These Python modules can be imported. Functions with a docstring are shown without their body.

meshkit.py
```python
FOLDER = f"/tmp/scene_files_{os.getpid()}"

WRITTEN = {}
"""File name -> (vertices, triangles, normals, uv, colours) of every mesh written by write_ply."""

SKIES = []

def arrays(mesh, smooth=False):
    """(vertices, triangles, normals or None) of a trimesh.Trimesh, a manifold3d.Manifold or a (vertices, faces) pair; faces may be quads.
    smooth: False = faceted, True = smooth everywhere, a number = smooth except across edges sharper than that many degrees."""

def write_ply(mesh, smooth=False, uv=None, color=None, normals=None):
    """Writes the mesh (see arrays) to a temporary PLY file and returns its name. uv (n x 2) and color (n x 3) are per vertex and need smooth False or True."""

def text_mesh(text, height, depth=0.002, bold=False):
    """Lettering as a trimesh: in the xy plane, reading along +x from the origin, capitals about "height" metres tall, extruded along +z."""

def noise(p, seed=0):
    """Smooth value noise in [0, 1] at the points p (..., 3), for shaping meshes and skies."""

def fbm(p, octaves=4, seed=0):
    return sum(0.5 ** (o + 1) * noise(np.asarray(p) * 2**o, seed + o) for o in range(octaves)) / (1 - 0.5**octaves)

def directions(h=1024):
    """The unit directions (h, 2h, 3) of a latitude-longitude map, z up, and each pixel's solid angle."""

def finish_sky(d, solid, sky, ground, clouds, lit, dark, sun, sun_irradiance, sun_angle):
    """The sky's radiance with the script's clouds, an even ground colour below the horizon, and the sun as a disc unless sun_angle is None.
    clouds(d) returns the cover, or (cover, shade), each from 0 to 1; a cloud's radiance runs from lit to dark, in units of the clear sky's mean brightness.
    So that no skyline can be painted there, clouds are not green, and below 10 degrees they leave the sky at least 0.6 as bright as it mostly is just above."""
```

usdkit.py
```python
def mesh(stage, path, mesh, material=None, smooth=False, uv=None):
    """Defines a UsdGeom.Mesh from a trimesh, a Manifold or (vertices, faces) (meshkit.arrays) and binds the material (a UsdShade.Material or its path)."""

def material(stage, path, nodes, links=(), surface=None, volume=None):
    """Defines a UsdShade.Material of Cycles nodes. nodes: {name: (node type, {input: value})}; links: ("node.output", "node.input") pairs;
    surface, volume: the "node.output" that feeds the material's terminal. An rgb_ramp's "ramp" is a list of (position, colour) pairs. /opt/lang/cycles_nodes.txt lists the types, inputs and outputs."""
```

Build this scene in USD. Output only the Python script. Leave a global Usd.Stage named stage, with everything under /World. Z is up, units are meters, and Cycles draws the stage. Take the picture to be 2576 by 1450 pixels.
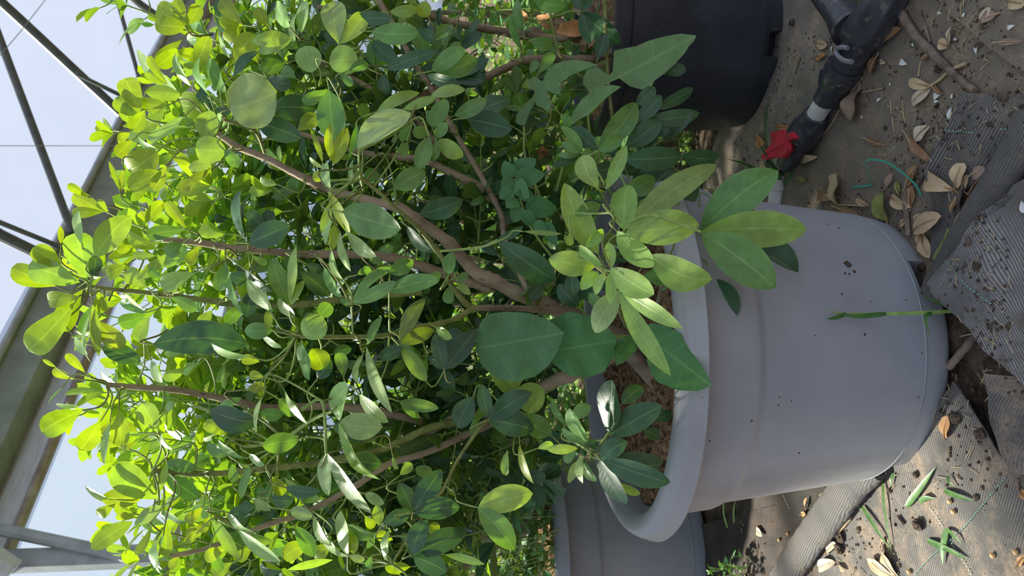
import math
import random

import numpy as np
import trimesh
from pxr import Gf, Sdf, Usd, UsdGeom, UsdLux, UsdShade, Vt
from shapely.geometry import Point, Polygon

import meshkit
import usdkit

stage = Usd.Stage.CreateInMemory()
UsdGeom.SetStageUpAxis(stage, "Z")
UsdGeom.SetStageMetersPerUnit(stage, 1.0)
UsdGeom.Xform.Define(stage, "/World")
T = Sdf.ValueTypeNames

# ------------------------------------------------------------------ camera (a phone held on its side: the picture is rolled by 90 degrees)
F, W, H = 1800.0, 2576.0, 1450.0
CAM, PITCH = np.array([0.0, 0.0, 0.73]), math.radians(6.3)
FWD = np.array([0, math.cos(PITCH), -math.sin(PITCH)])
UP = np.array([0, math.sin(PITCH), math.cos(PITCH)])
RIGHT = np.array([1.0, 0, 0])
cam = UsdGeom.Camera.Define(stage, "/World/camera")
cam.CreateHorizontalApertureAttr(36.0)
cam.CreateVerticalApertureAttr(36.0 * H / W)
cam.CreateFocalLengthAttr(36.0 * F / W)
cam.CreateFStopAttr(9.0)
cam.CreateFocusDistanceAttr(1.0)
cam.CreateClippingRangeAttr(Gf.Vec2f(0.05, 500))
x_, y_, z_ = -UP, RIGHT, -FWD
cam.AddTransformOp().Set(Gf.Matrix4d(*x_, 0, *y_, 0, *z_, 0, *CAM, 1))
EXPOSURE = -0.76
cam.CreateExposureAttr(EXPOSURE)

# ------------------------------------------------------------------ sky and sun
SUN = np.array([-0.57, 0.37, 0.73])
SUN = SUN / np.linalg.norm(SUN)
SKY_GAIN, VEIL, SUN_POWER = 0.05, (0.75, 0.885, 1.17), 5.0
sky = UsdLux.DomeLight.Define(stage, "/World/sky_light")
sky_m = usdkit.material(stage, "/World/Looks/sky", {   # a clear sky under a thin, nearly even veil of high cloud
    "sky": ("sky_texture", {"sky_type": "multiple_scattering", "sun_disc": False, "sun_elevation": math.asin(SUN[2]), "sun_rotation": math.atan2(SUN[0], SUN[1]), "altitude": 50.0, "air_density": 1.0, "aerosol_density": 0.5, "ozone_density": 1.5}),
    "gain": ("mix", {"mix_type": "multiply", "fac": 1.0, "color2": (SKY_GAIN, SKY_GAIN, SKY_GAIN)}),
    "tc": ("texture_coordinate", {}),
    "n": ("noise_texture", {"scale": 2.2, "detail": 5.0, "roughness": 0.6}),
    "r": ("map_range", {"from_min": 0.35, "from_max": 0.65, "to_min": 0.6, "to_max": 0.95, "clamp": True}),
    "mix": ("mix", {"mix_type": "mix", "color2": VEIL}),
    "bg": ("background_shader", {"strength": 1.0})},
    [("sky.color", "gain.color1"), ("tc.generated", "n.vector"), ("n.fac", "r.value"), ("r.result", "mix.fac"), ("gain.color", "mix.color1"), ("mix.color", "bg.color")], surface="bg.background")
UsdShade.MaterialBindingAPI.Apply(sky.GetPrim()).Bind(sky_m)
sun = UsdLux.DistantLight.Define(stage, "/World/sun_light")
sun.CreateIntensityAttr(SUN_POWER)
sun.CreateAngleAttr(2.2)
sun.CreateNormalizeAttr(True)
sun.CreateColorAttr(Gf.Vec3f(1.0, 0.93, 0.82))
sz = SUN
sx = np.cross([0, 0, 1.0], sz); sx /= np.linalg.norm(sx)
sy = np.cross(sz, sx)
sun.AddTransformOp().Set(Gf.Matrix4d(*sx, 0, *sy, 0, *sz, 0, 0, 0, 20, 1))


# ------------------------------------------------------------------ helpers
def ray(px, py):
    d = FWD + RIGHT * ((H / 2 - py) / F) + UP * ((W / 2 - px) / F)
    return d


def U(px, py, y):
    "the point of the photograph's ray at forward distance y"
    d = ray(px, py)
    return CAM + d * (y / d[1])


def Gd(px, py, z=0.0):
    "the point of the ray at height z"
    d = ray(px, py)
    return CAM + d * ((z - CAM[2]) / d[2])


def proj(p):
    q = np.asarray(p, float) - CAM
    dep = q @ FWD
    return W / 2 - F * (q @ UP) / dep, H / 2 - F * (q @ RIGHT) / dep, dep


def unit(v):
    v = np.asarray(v, float)
    return v / (np.linalg.norm(v) + 1e-12)


_used = {}


def path_for(name, parent=None):
    base = (parent or "/World") + "/" + name
    k = _used.get(base, -1) + 1
    _used[base] = k
    return base if k == 0 else f"{base}_{k:03d}"


def tag(prim, label=None, cat=None, group=None, kind=None):
    for k, v in (("label", label), ("category", cat), ("group", group), ("kind", kind)):
        if v:
            prim.SetCustomDataByKey(k, v)
    return prim


def thing(name, label, cat, loc=(0, 0, 0), group=None, kind=None):
    x = UsdGeom.Xform.Define(stage, path_for(name))
    x.AddTranslateOp().Set(Gf.Vec3d(*map(float, loc)))
    tag(x.GetPrim(), label, cat, group, kind)
    x.GetPrim().SetCustomDataByKey("_loc", Gf.Vec3d(*map(float, loc)))
    return x.GetPrim()


def obj(name, mesh, m, parent=None, smooth=35, label=None, cat=None, group=None, kind=None, uv=None, col=None):
    "one Mesh prim; world-space vertices; under a thing they are taken relative to its base"
    ppath = None if parent is None else (parent.GetPath().pathString if hasattr(parent, "GetPath") else parent)
    p = path_for(name, ppath)
    if isinstance(mesh, (tuple, list)):
        v, f = np.array(mesh[0], float), np.asarray(mesh[1])
    else:
        v, f, _ = meshkit.arrays(mesh)
    origin = np.zeros(3)
    if ppath:
        root = stage.GetPrimAtPath("/World/" + ppath.split("/")[2])
        o = root.GetCustomDataByKey("_loc")
        origin = np.array(o) if o is not None else np.zeros(3)
    g = usdkit.mesh(stage, p, (v - origin, f), m, smooth=smooth, uv=uv)
    if col is not None:
        UsdGeom.PrimvarsAPI(g).CreatePrimvar("leafcol", T.Color3fArray, "vertex").Set(Vt.Vec3fArray.FromNumpy(np.asarray(col, np.float32)))
    tag(g.GetPrim(), label, cat, group, kind)
    return g.GetPrim()


def cat_mesh(parts):
    vs, fs, n = [], [], 0
    for v, f in parts:
        vs.append(np.asarray(v, float)); fs.append(np.asarray(f) + n); n += len(v)
    return np.vstack(vs), np.vstack(fs)


def tube(points, radii, sides=8, cap=True, wob=0.0, seed=0):
    p = np.asarray(points, float)
    n = len(p)
    r = np.broadcast_to(np.asarray(radii, float), (n,)).copy() if np.ndim(radii) == 0 or len(radii) == n else np.interp(np.linspace(0, 1, n), np.linspace(0, 1, len(radii)), radii)
    t = np.gradient(p, axis=0)
    t /= np.linalg.norm(t, axis=1, keepdims=True) + 1e-12
    a = np.zeros_like(p)
    ref = np.array([0.31, 0.2, 0.93]) if abs(t[0] @ np.array([0.31, 0.2, 0.93])) < 0.9 else np.array([1.0, 0, 0])
    for i in range(n):
        v = ref - t[i] * (ref @ t[i])
        a[i] = ref = v / (np.linalg.norm(v) + 1e-12)
    b = np.cross(t, a)
    ang = np.arange(sides) * 2 * np.pi / sides
    rr = r[:, None] * np.ones((n, sides))
    if wob:
        rng = np.random.default_rng(seed)
        rr = rr * (1 + wob * rng.uniform(-1, 1, rr.shape))
    v = p[:, None] + rr[..., None] * (np.cos(ang)[None, :, None] * a[:, None] + np.sin(ang)[None, :, None] * b[:, None])
    i, j = np.meshgrid(np.arange(n - 1), np.arange(sides), indexing="ij")
    q = np.stack([i * sides + j, i * sides + (j + 1) % sides, (i + 1) * sides + (j + 1) % sides, (i + 1) * sides + j], -1).reshape(-1, 4)
    f = np.vstack([q[:, [0, 1, 2]], q[:, [0, 2, 3]]])
    v = v.reshape(-1, 3)
    if cap:
        c0, c1 = len(v), len(v) + 1
        v = np.vstack([v, p[0], p[-1]])
        k = np.arange(sides)
        f = np.vstack([f, np.stack([np.full(sides, c0), (k + 1) % sides, k], 1), np.stack([np.full(sides, c1), (n - 1) * sides + k, (n - 1) * sides + (k + 1) % sides], 1)])
    return v, f


def spline(pts, n=4):
    p = np.asarray(pts, float)
    if len(p) < 3:
        return np.array([p[0] + (p[-1] - p[0]) * s for s in np.linspace(0, 1, n + 1)])
    q = np.vstack([2 * p[0] - p[1], p, 2 * p[-1] - p[-2]])
    out = []
    for i in range(1, len(q) - 2):
        for s in np.linspace(0, 1, n, endpoint=False):
            a, b, c, d = q[i - 1:i + 3]
            out.append(0.5 * (2 * b + (c - a) * s + (2 * a - 5 * b + 4 * c - d) * s * s + (3 * b - 3 * c + d - a) * s ** 3))
    out.append(p[-1])
    return np.array(out)


def lathe(profile, seg=96, centre=(0, 0, 0), squash=None):
    "profile: (r, z) list, closed round the axis; squash(angle, r, z) -> (r, z)"
    pr = np.asarray(profile, float)
    m = len(pr)
    ang = np.arange(seg) * 2 * np.pi / seg
    v = np.zeros((m, seg, 3))
    for k, a in enumerate(ang):
        rz = pr if squash is None else np.array([squash(a, r, z) for r, z in pr])
        v[:, k, 0], v[:, k, 1], v[:, k, 2] = rz[:, 0] * math.cos(a), rz[:, 0] * math.sin(a), rz[:, 1]
    i, j = np.meshgrid(np.arange(m - 1), np.arange(seg), indexing="ij")
    q = np.stack([i * seg + j, i * seg + (j + 1) % seg, (i + 1) * seg + (j + 1) % seg, (i + 1) * seg + j], -1).reshape(-1, 4)
    return v.reshape(-1, 3) + np.asarray(centre), np.vstack([q[:, [0, 1, 2]], q[:, [0, 2, 3]]])


def rounded(profile, k=3, frac=0.3):
    "cuts the corners of a profile with small arcs"
    p = np.asarray(profile, float)
    out = [p[0]]
    for a, b, c in zip(p[:-2], p[1:-1], p[2:]):
        la, lc = np.linalg.norm(a - b), np.linalg.norm(c - b)
        d = min(la, lc) * frac
        s, e = b + (a - b) / la * d, b + (c - b) / lc * d
        for t in np.linspace(0, 1, k):
            out.append((1 - t) ** 2 * s + 2 * t * (1 - t) * b + t * t * e)
    out.append(p[-1])
    return np.array(out)


# ------------------------------------------------------------------ leaves
SHAPES = {"o": (1.0, 0.48), "e": (0.8, 0.72), "l": (0.9, 0.85), "r": (0.6, 0.5), "w": (0.42, 0.8), "g": (0.25, 0.5)}


def leaf_mesh(base, tip, width, normal, shape="o", arch=0.0, fold=0.12, wave=0.0, nl=8, nw=4, curl=0.0, side=0.0, seed=0, serr=0.0, notch=0.0):
    base, tip = np.asarray(base, float), np.asarray(tip, float)
    ax = tip - base
    L = np.linalg.norm(ax) + 1e-9
    a = ax / L
    n = unit(np.asarray(normal, float) - a * (np.asarray(normal, float) @ a))
    s = np.cross(n, a)          # s x a ... upper face looks along n
    t = (1 - np.cos(np.linspace(0, 1, nl + 1) * np.pi)) / 2 * 0.55 + np.linspace(0, 1, nl + 1) * 0.45
    e, g = SHAPES[shape]
    prof = t ** e * (1 - t) ** g
    tm = e / (e + g)
    prof = prof / (tm ** e * (1 - tm) ** g)
    prof[0] = max(prof[0], 0.05)
    c = np.linspace(-1, 1, nw + 1)
    rng = np.random.default_rng(seed)
    ph = rng.uniform(0, 6.28, 3)
    bend = 4 * t * (1 - t) * arch * L
    tipc = -curl * L * np.clip(t - 0.55, 0, 1) ** 2 * 3
    lat = 4 * t * (1 - t) * side * L
    hw = width / 2 * prof
    jag = 1 + serr * np.where(np.arange(nl + 1) % 2 == 0, 1, -1)
    V = np.zeros((nl + 1, nw + 1, 3))
    for j, cc in enumerate(c):
        hj = hw * (jag if abs(cc) > 0.99 else 1)
        tt = t.copy()
        if notch and nw >= 4:
            tt = t - notch * (1 - abs(cc)) * np.clip((t - 0.8) / 0.2, 0, 1)
        up = bend + tipc + fold * hj * abs(cc) * 0.9 + wave * width * np.sin(t * 9 + ph[0] + (1.5 if cc > 0 else 0)) * abs(cc) ** 2
        V[:, j] = base + a * (tt * L)[:, None] + s * (cc * hj + lat)[:, None] + n * up[:, None]
    i, j = np.meshgrid(np.arange(nl), np.arange(nw), indexing="ij")
    k = nw + 1
    q = np.stack([i * k + j, i * k + j + 1, (i + 1) * k + j + 1, (i + 1) * k + j], -1).reshape(-1, 4)
    f = np.vstack([q[:, [0, 1, 2]], q[:, [0, 2, 3]]])
    # check the winding against n
    v0 = V.reshape(-1, 3)
    fn = np.cross(v0[f[:, 1]] - v0[f[:, 0]], v0[f[:, 2]] - v0[f[:, 0]]).sum(0)
    if fn @ n < 0:
        f = f[:, ::-1]
    uu, vv = np.meshgrid((c + 1) / 2, t)
    return v0, f, np.stack([uu.ravel(), vv.ravel()], 1)


TONES = {"0": (0.068, 0.170, 0.078), "1": (0.195, 0.395, 0.112), "2": (0.380, 0.590, 0.150), "3": (0.330, 0.450, 0.030), "p": (0.440, 0.660, 0.250), "v": (0.230, 0.340, 0.060), "w": (0.115, 0.280, 0.108), "x": (0.205, 0.365, 0.165)}  # p: paler tone with the sky sheen put into the leaf colour


def tone(c, rng, spread=0.15):
    k = np.array(TONES[c])
    return np.clip(k * (1 + rng.uniform(-spread, spread)) * (1 + rng.uniform(-0.06, 0.06, 3)), 0.005, 0.9)


class LeafBag:
    "collects leaves of one plant, then writes the chosen ones as parts and the rest as one stuff mesh"

    def __init__(self):
        self.items = []

    def add(self, v, f, uv, col, hero=False):
        self.items.append((v, f, uv, np.broadcast_to(col, (len(v), 3)).copy(), hero))

    def write(self, root, m, cap=296, name="leaf", min_px=9.0, rest="foliage"):
        score = []
        for k, (v, f, uv, col, hero) in enumerate(self.items):
            px, py, dep = proj(v)
            size = max(px.max() - px.min(), py.max() - py.min())
            cx, cy = px.mean(), py.mean()
            inside = -20 < cx < W + 20 and -20 < cy < H + 20 and dep.min() > 0.1
            score.append((2 if hero else 1) * 1e4 * inside + (size / dep.mean() if inside and size > min_px else 0))
        order = np.argsort(score)[::-1]
        chosen = set(int(k) for k in order[:cap] if score[int(k)] > 1e4 + min_px)
        others = []
        for k, (v, f, uv, col, hero) in enumerate(self.items):
            if k in chosen:
                obj(name, (v, f), m, root, smooth=True, uv=uv, col=col)
            else:
                others.append(k)
        if others:
            v, f = cat_mesh([self.items[k][:2] for k in others])
            obj(rest, (v, f), m, root, smooth=True, kind="stuff", uv=np.vstack([self.items[k][2] for k in others]), col=np.vstack([self.items[k][3] for k in others]))
        return len(chosen), len(others)


# ------------------------------------------------------------------ materials
def leaf_material(name, count=9.0, lateral=0.16, thick=0.07, midw=0.05, mottle=0.22, rough=0.34, transl=0.42, vein=0.9, dust=0.0, spec=0.5, tint=(1.50, 1.55, 0.16)):
    nodes = {
        "col": ("attribute", {"attribute": "leafcol"}),
        "uv": ("uvmap", {"attribute": "st"}),
        "sep": ("separate_xyz", {}),
        "c": ("math", {"math_type": "subtract", "value2": 0.5}),
        "ab": ("math", {"math_type": "absolute"}),
        # midrib
        "mid": ("map_range", {"range_type": "smoothstep", "from_min": midw * 0.25, "from_max": midw, "to_min": 1.0, "to_max": 0.0, "clamp": True}),
        # side veins: thin lines in v - 0.55 |u - .5|
        "vs": ("math", {"math_type": "multiply_add", "value2": -0.5}),
        "vf": ("math", {"math_type": "multiply", "value2": count}),
        "pp": ("math", {"math_type": "pingpong", "value2": 0.5}),
        "vein": ("map_range", {"range_type": "smoothstep", "from_min": 0.0, "from_max": thick, "to_min": lateral, "to_max": 0.0, "clamp": True}),
        "rim": ("map_range", {"range_type": "smoothstep", "from_min": 0.465, "from_max": 0.495, "to_min": 0.0, "to_max": 0.55, "clamp": True}),
        "mr": ("math", {"math_type": "maximum"}),
        "mx": ("math", {"math_type": "maximum"}),
        "mxs": ("math", {"math_type": "multiply", "value2": vein}),
        "tc": ("texture_coordinate", {}),
        "nz": ("noise_texture", {"scale": 45.0, "detail": 4.0, "roughness": 0.6}),
        "nf": ("map_range", {"from_min": 0.3, "from_max": 0.7, "to_min": 1 - mottle, "to_max": 1 + mottle, "clamp": True}),
        "vary": ("vector_math", {"math_type": "scale"}),
        "veincol": ("mix", {"mix_type": "add", "fac": 1.0, "color2": (0.10, 0.14, 0.06)}),
        "base": ("mix", {"mix_type": "mix"}),
        "geo": ("geometry", {}),
        "under": ("mix", {"mix_type": "mix", "color2": (0.24, 0.36, 0.08)}),
        "uf": ("math", {"math_type": "multiply", "value2": 0.45}),
        "nb": ("noise_texture", {"scale": 260.0, "detail": 2.0}),
        "hb": ("math", {"math_type": "multiply_add", "value2": 0.5}),
        "bump": ("bump", {"strength": 0.25, "distance": 0.0012}),
        "tcol": ("mix", {"mix_type": "multiply", "fac": 1.0, "color2": tint}),
        # young yellow leaves let the most light through, blue-green mature ones little
        "bw": ("separate_color", {"color_type": "rgb"}),
        "bg": ("math", {"math_type": "divide"}),
        "bs": ("math", {"math_type": "multiply_add", "value2": -1.3, "value3": 1.05, "use_clamp": True}),
        "tsc": ("vector_math", {"math_type": "scale"}),
        "pb": ("principled_bsdf", {"roughness": rough, "specular_ior_level": spec}),
        "tr": ("translucent_bsdf", {}),
        "out": ("mix_closure", {"fac": transl}),
    }
    links = [("uv.UV", "sep.vector"), ("sep.x", "c.value1"), ("c.value", "ab.value1"), ("ab.value", "mid.value"),
             ("ab.value", "vs.value1"), ("sep.y", "vs.value3"), ("vs.value", "vf.value1"), ("vf.value", "pp.value1"), ("pp.value", "vein.value"),
             ("ab.value", "rim.value"), ("mid.result", "mr.value1"), ("rim.result", "mr.value2"), ("mr.value", "mx.value1"), ("vein.result", "mx.value2"), ("mx.value", "mxs.value1"),
             ("tc.object", "nz.vector"), ("nz.fac", "nf.value"), ("col.color", "vary.vector1"), ("nf.result", "vary.scale"),
             ("vary.vector", "veincol.color1"), ("vary.vector", "base.color1"), ("veincol.color", "base.color2"), ("mxs.value", "base.fac"),
             ("base.color", "under.color1"), ("geo.backfacing", "uf.value1"), ("uf.value", "under.fac"),
             ("under.color", "pb.base_color"), ("under.color", "tcol.color1"), ("col.color", "bw.color"), ("bw.b", "bg.value1"), ("bw.g", "bg.value2"), ("bg.value", "bs.value1"), ("tcol.color", "tsc.vector1"), ("bs.value", "tsc.scale"), ("tsc.vector", "tr.color"),
             ("tc.object", "nb.vector"), ("nb.fac", "hb.value1"), ("mx.value", "hb.value3"), ("hb.value", "bump.height"),
             ("bump.normal", "pb.normal"), ("pb.BSDF", "out.closure1"), ("tr.BSDF", "out.closure2")]
    return usdkit.material(stage, "/World/Looks/" + name, nodes, links, surface="out.closure")


def noise_mat(name, c1, c2, scale=8.0, rough=0.6, detail=5.0, bump=0.0, bscale=None, spec=0.4, lo=0.35, hi=0.65, coord="object", stretch=(1, 1, 1), specks=None, dist=0.002, metallic=0.0):
    nodes = {"tc": ("texture_coordinate", {}), "map": ("mapping", {"scale": stretch}),
             "n": ("noise_texture", {"scale": scale, "detail": detail, "roughness": 0.62}),
             "r": ("rgb_ramp", {"ramp": [(lo, c1), (hi, c2)]}),
             "p": ("principled_bsdf", {"roughness": rough, "specular_ior_level": spec, "metallic": metallic})}
    links = [("tc." + coord, "map.vector"), ("map.vector", "n.vector"), ("n.fac", "r.fac")]
    last = "r.color"
    if specks:
        sc, thr, colr, amt = specks
        nodes["sn"] = ("noise_texture", {"scale": sc, "detail": 3.0, "roughness": 0.7})
        nodes["sr"] = ("map_range", {"from_min": thr, "from_max": thr + 0.06, "to_min": 0.0, "to_max": amt, "clamp": True})
        nodes["sm"] = ("mix", {"mix_type": "mix", "color2": colr})
        links += [("map.vector", "sn.vector"), ("sn.fac", "sr.value"), ("sr.result", "sm.fac"), (last, "sm.color1")]
        last = "sm.color"
    links.append((last, "p.base_color"))
    if bump:
        nodes["bn"] = ("noise_texture", {"scale": bscale or scale * 6, "detail": 5.0, "roughness": 0.65})
        nodes["b"] = ("bump", {"strength": bump, "distance": dist})
        links += [("map.vector", "bn.vector"), ("bn.fac", "b.height"), ("b.normal", "p.normal")]
    return usdkit.material(stage, "/World/Looks/" + name, nodes, links, surface="p.BSDF")


def plain(name, c, rough=0.5, spec=0.4, metallic=0.0):
    return usdkit.material(stage, "/World/Looks/" + name, {"p": ("principled_bsdf", {"base_color": c, "roughness": rough, "specular_ior_level": spec, "metallic": metallic})}, surface="p.BSDF")


def mat_fabric(name, dark, light, dirt, sand=0.5, angle=0.0, pitch=0.0020):
    "woven ground cover: ribbons over and under, with soil in the weave"
    k = 1.0 / pitch
    nodes = {
        "tc": ("texture_coordinate", {}), "map": ("mapping", {"rotation": (0, 0, angle), "scale": (k, k, 0.0)}),
        "chk": ("checker_texture", {"scale": 1.0}),
        "wx": ("wave_texture", {"wave_type": "bands", "bands_direction": "x", "profile": "sine", "scale": 0.31831, "distortion": 0.6, "detail": 1.0}),
        "wy": ("wave_texture", {"wave_type": "bands", "bands_direction": "y", "profile": "sine", "scale": 0.15915, "distortion": 0.6, "detail": 1.0}),
        "wm": ("math", {"math_type": "multiply"}),
        "wr": ("map_range", {"from_min": 0.05, "from_max": 0.6, "to_min": 0.0, "to_max": 1.0, "clamp": True}),
        "c0": ("mix", {"mix_type": "mix", "color1": tuple(0.7 * x for x in dark), "color2": light}),
        "n1": ("noise_texture", {"scale": 7.0, "detail": 6.0, "roughness": 0.65}),
        "n1r": ("map_range", {"from_min": 0.42, "from_max": 0.62, "to_min": 0.0, "to_max": 1.0, "clamp": True}),
        "c1": ("mix", {"mix_type": "mix", "color2": dark}),
        "n2": ("noise_texture", {"scale": 16.0, "detail": 7.0, "roughness": 0.7}),
        "n2r": ("map_range", {"from_min": 0.62 - 0.22 * sand, "from_max": 0.80 - 0.22 * sand, "to_min": 0.0, "to_max": 0.85, "clamp": True}),
        "n3": ("noise_texture", {"scale": 260.0, "detail": 3.0, "roughness": 0.7}),
        "n3r": ("rgb_ramp", {"ramp": [(0.3, tuple(0.45 * x for x in dirt)), (0.7, tuple(min(1, 1.3 * x) for x in dirt))]}),
        "c2": ("mix", {"mix_type": "mix"}),
        "sp": ("noise_texture", {"scale": 150.0, "detail": 3.0, "roughness": 0.7}),
        "spr": ("map_range", {"from_min": 0.64, "from_max": 0.70, "to_min": 0.0, "to_max": 0.8, "clamp": True}),
        "c3": ("mix", {"mix_type": "mix", "color2": (0.025, 0.017, 0.011)}),
        "hm": ("math", {"math_type": "multiply_add", "value2": 0.7}),
        "b": ("bump", {"strength": 0.55, "distance": 0.0012}),
        "p": ("principled_bsdf", {"roughness": 0.75, "specular_ior_level": 0.25}),
    }
    links = [("tc.object", "map.vector"), ("map.vector", "wx.vector"), ("map.vector", "wy.vector"), ("wx.fac", "wm.value1"), ("wy.fac", "wm.value2"), ("wm.value", "wr.value"),
             ("wr.result", "c0.fac"), ("tc.object", "n1.vector"), ("n1.fac", "n1r.value"), ("n1r.result", "c1.fac"), ("c0.color", "c1.color1"),
             ("tc.object", "n2.vector"), ("n2.fac", "n2r.value"), ("n2r.result", "c2.fac"), ("c1.color", "c2.color1"), ("tc.object", "n3.vector"), ("n3.fac", "n3r.fac"), ("n3r.color", "c2.color2"),
             ("tc.object", "sp.vector"), ("sp.fac", "spr.value"), ("spr.result", "c3.fac"), ("c2.color", "c3.color1"), ("c3.color", "p.base_color"),
             ("wm.value", "hm.value1"), ("n3.fac", "hm.value3"), ("hm.value", "b.height"), ("b.normal", "p.normal")]
    del nodes["chk"]
    return usdkit.material(stage, "/World/Looks/" + name, nodes, links, surface="p.BSDF")


M = {}
M["leaf"] = leaf_material("leaf", rough=0.37, spec=0.75)
M["leaf_back"] = leaf_material("leaf_back", rough=0.42, transl=0.45)
M["weed"] = leaf_material("weed_leaf", 5.0, 0.9, 0.05, 0.018, 0.08, rough=0.62, transl=0.25, vein=0.55, spec=0.3)
M["bark"] = noise_mat("bark", (0.2, 0.15, 0.092), (0.42, 0.325, 0.215), scale=30, bump=0.9, bscale=120, rough=0.8, stretch=(1, 1, 0.35), specks=(90.0, 0.62, (0.02, 0.02, 0.012), 0.6))
M["green_bark"] = noise_mat("green_bark", (0.145, 0.170, 0.043), (0.281, 0.315, 0.093), scale=40, bump=0.5, bscale=160, rough=0.65, specks=(120.0, 0.62, (0.07, 0.045, 0.02), 0.8))
M["stalk"] = noise_mat("stalk", (0.210, 0.315, 0.075), (0.345, 0.465, 0.135), scale=60, rough=0.5)
M["grass"] = noise_mat("grass_blade", (0.045, 0.120, 0.028), (0.095, 0.20, 0.048), scale=90, rough=0.45)
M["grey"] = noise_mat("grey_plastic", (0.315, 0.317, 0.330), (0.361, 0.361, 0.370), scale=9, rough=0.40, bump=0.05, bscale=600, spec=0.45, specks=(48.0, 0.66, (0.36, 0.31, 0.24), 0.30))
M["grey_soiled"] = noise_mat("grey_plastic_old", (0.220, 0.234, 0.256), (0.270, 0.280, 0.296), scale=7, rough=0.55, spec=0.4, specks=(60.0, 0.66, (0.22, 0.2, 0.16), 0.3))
M["black"] = noise_mat("black_plastic", (0.017, 0.019, 0.023), (0.036, 0.039, 0.045), scale=10, rough=0.42, spec=0.5, bump=0.1, bscale=70, specks=(45.0, 0.66, (0.10, 0.085, 0.065), 0.5))
M["pipe"] = noise_mat("pipe_plastic", (0.028, 0.029, 0.035), (0.050, 0.049, 0.056), scale=40, rough=0.36, spec=0.6, specks=(55.0, 0.56, (0.17, 0.14, 0.11), 0.55))
M["white"] = noise_mat("white_plastic", (0.625, 0.613, 0.550), (0.775, 0.750, 0.688), scale=30, rough=0.45)
M["red"] = noise_mat("red_plastic", (0.55, 0.018, 0.040), (0.66, 0.028, 0.055), scale=40, rough=0.5, specks=(80.0, 0.66, (0.2, 0.06, 0.05), 0.5))
M["steel_grey"] = plain("grey_hook", (0.20, 0.20, 0.21), 0.4)
M["soil"] = noise_mat("soil", (0.045, 0.032, 0.022), (0.2, 0.145, 0.1), scale=38, detail=8, bump=1.0, bscale=140, rough=0.9, spec=0.2, lo=0.36, hi=0.66, specks=(120.0, 0.64, (0.30, 0.22, 0.14), 0.7), dist=0.006)
M["compost"] = noise_mat("compost", (0.058, 0.033, 0.019), (0.544, 0.330, 0.181), scale=95, detail=8, bump=1.0, bscale=170, rough=0.9, spec=0.2, lo=0.38, hi=0.68, dist=0.006)
M["mat_light"] = mat_fabric("mat_light", (0.10, 0.095, 0.085), (0.42, 0.375, 0.33), (0.36, 0.27, 0.19), sand=0.72, angle=0.3)
M["mat_ash"] = mat_fabric("mat_ash", (0.15, 0.142, 0.134), (0.70, 0.66, 0.61), (0.17, 0.135, 0.10), sand=0.45, angle=-0.5)
M["mat_dark"] = mat_fabric("mat_dark", (0.20, 0.168, 0.130), (0.38, 0.32, 0.245), (0.36, 0.27, 0.18), sand=0.75, angle=0.65)
M["mat_mid"] = mat_fabric("mat_mid", (0.10, 0.094, 0.088), (0.34, 0.31, 0.275), (0.24, 0.19, 0.14), sand=0.45, angle=0.65)
M["mat_tan"] = mat_fabric("mat_tan", (0.20, 0.17, 0.14), (0.58, 0.50, 0.41), (0.50, 0.38, 0.26), sand=0.7, angle=0.65)
M["mat_darkest"] = mat_fabric("mat_darkest", (0.035, 0.031, 0.027), (0.11, 0.095, 0.078), (0.085, 0.062, 0.044), sand=0.8, angle=0.65)  # darkest brown of the sheets, used between the two grey pots
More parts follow.
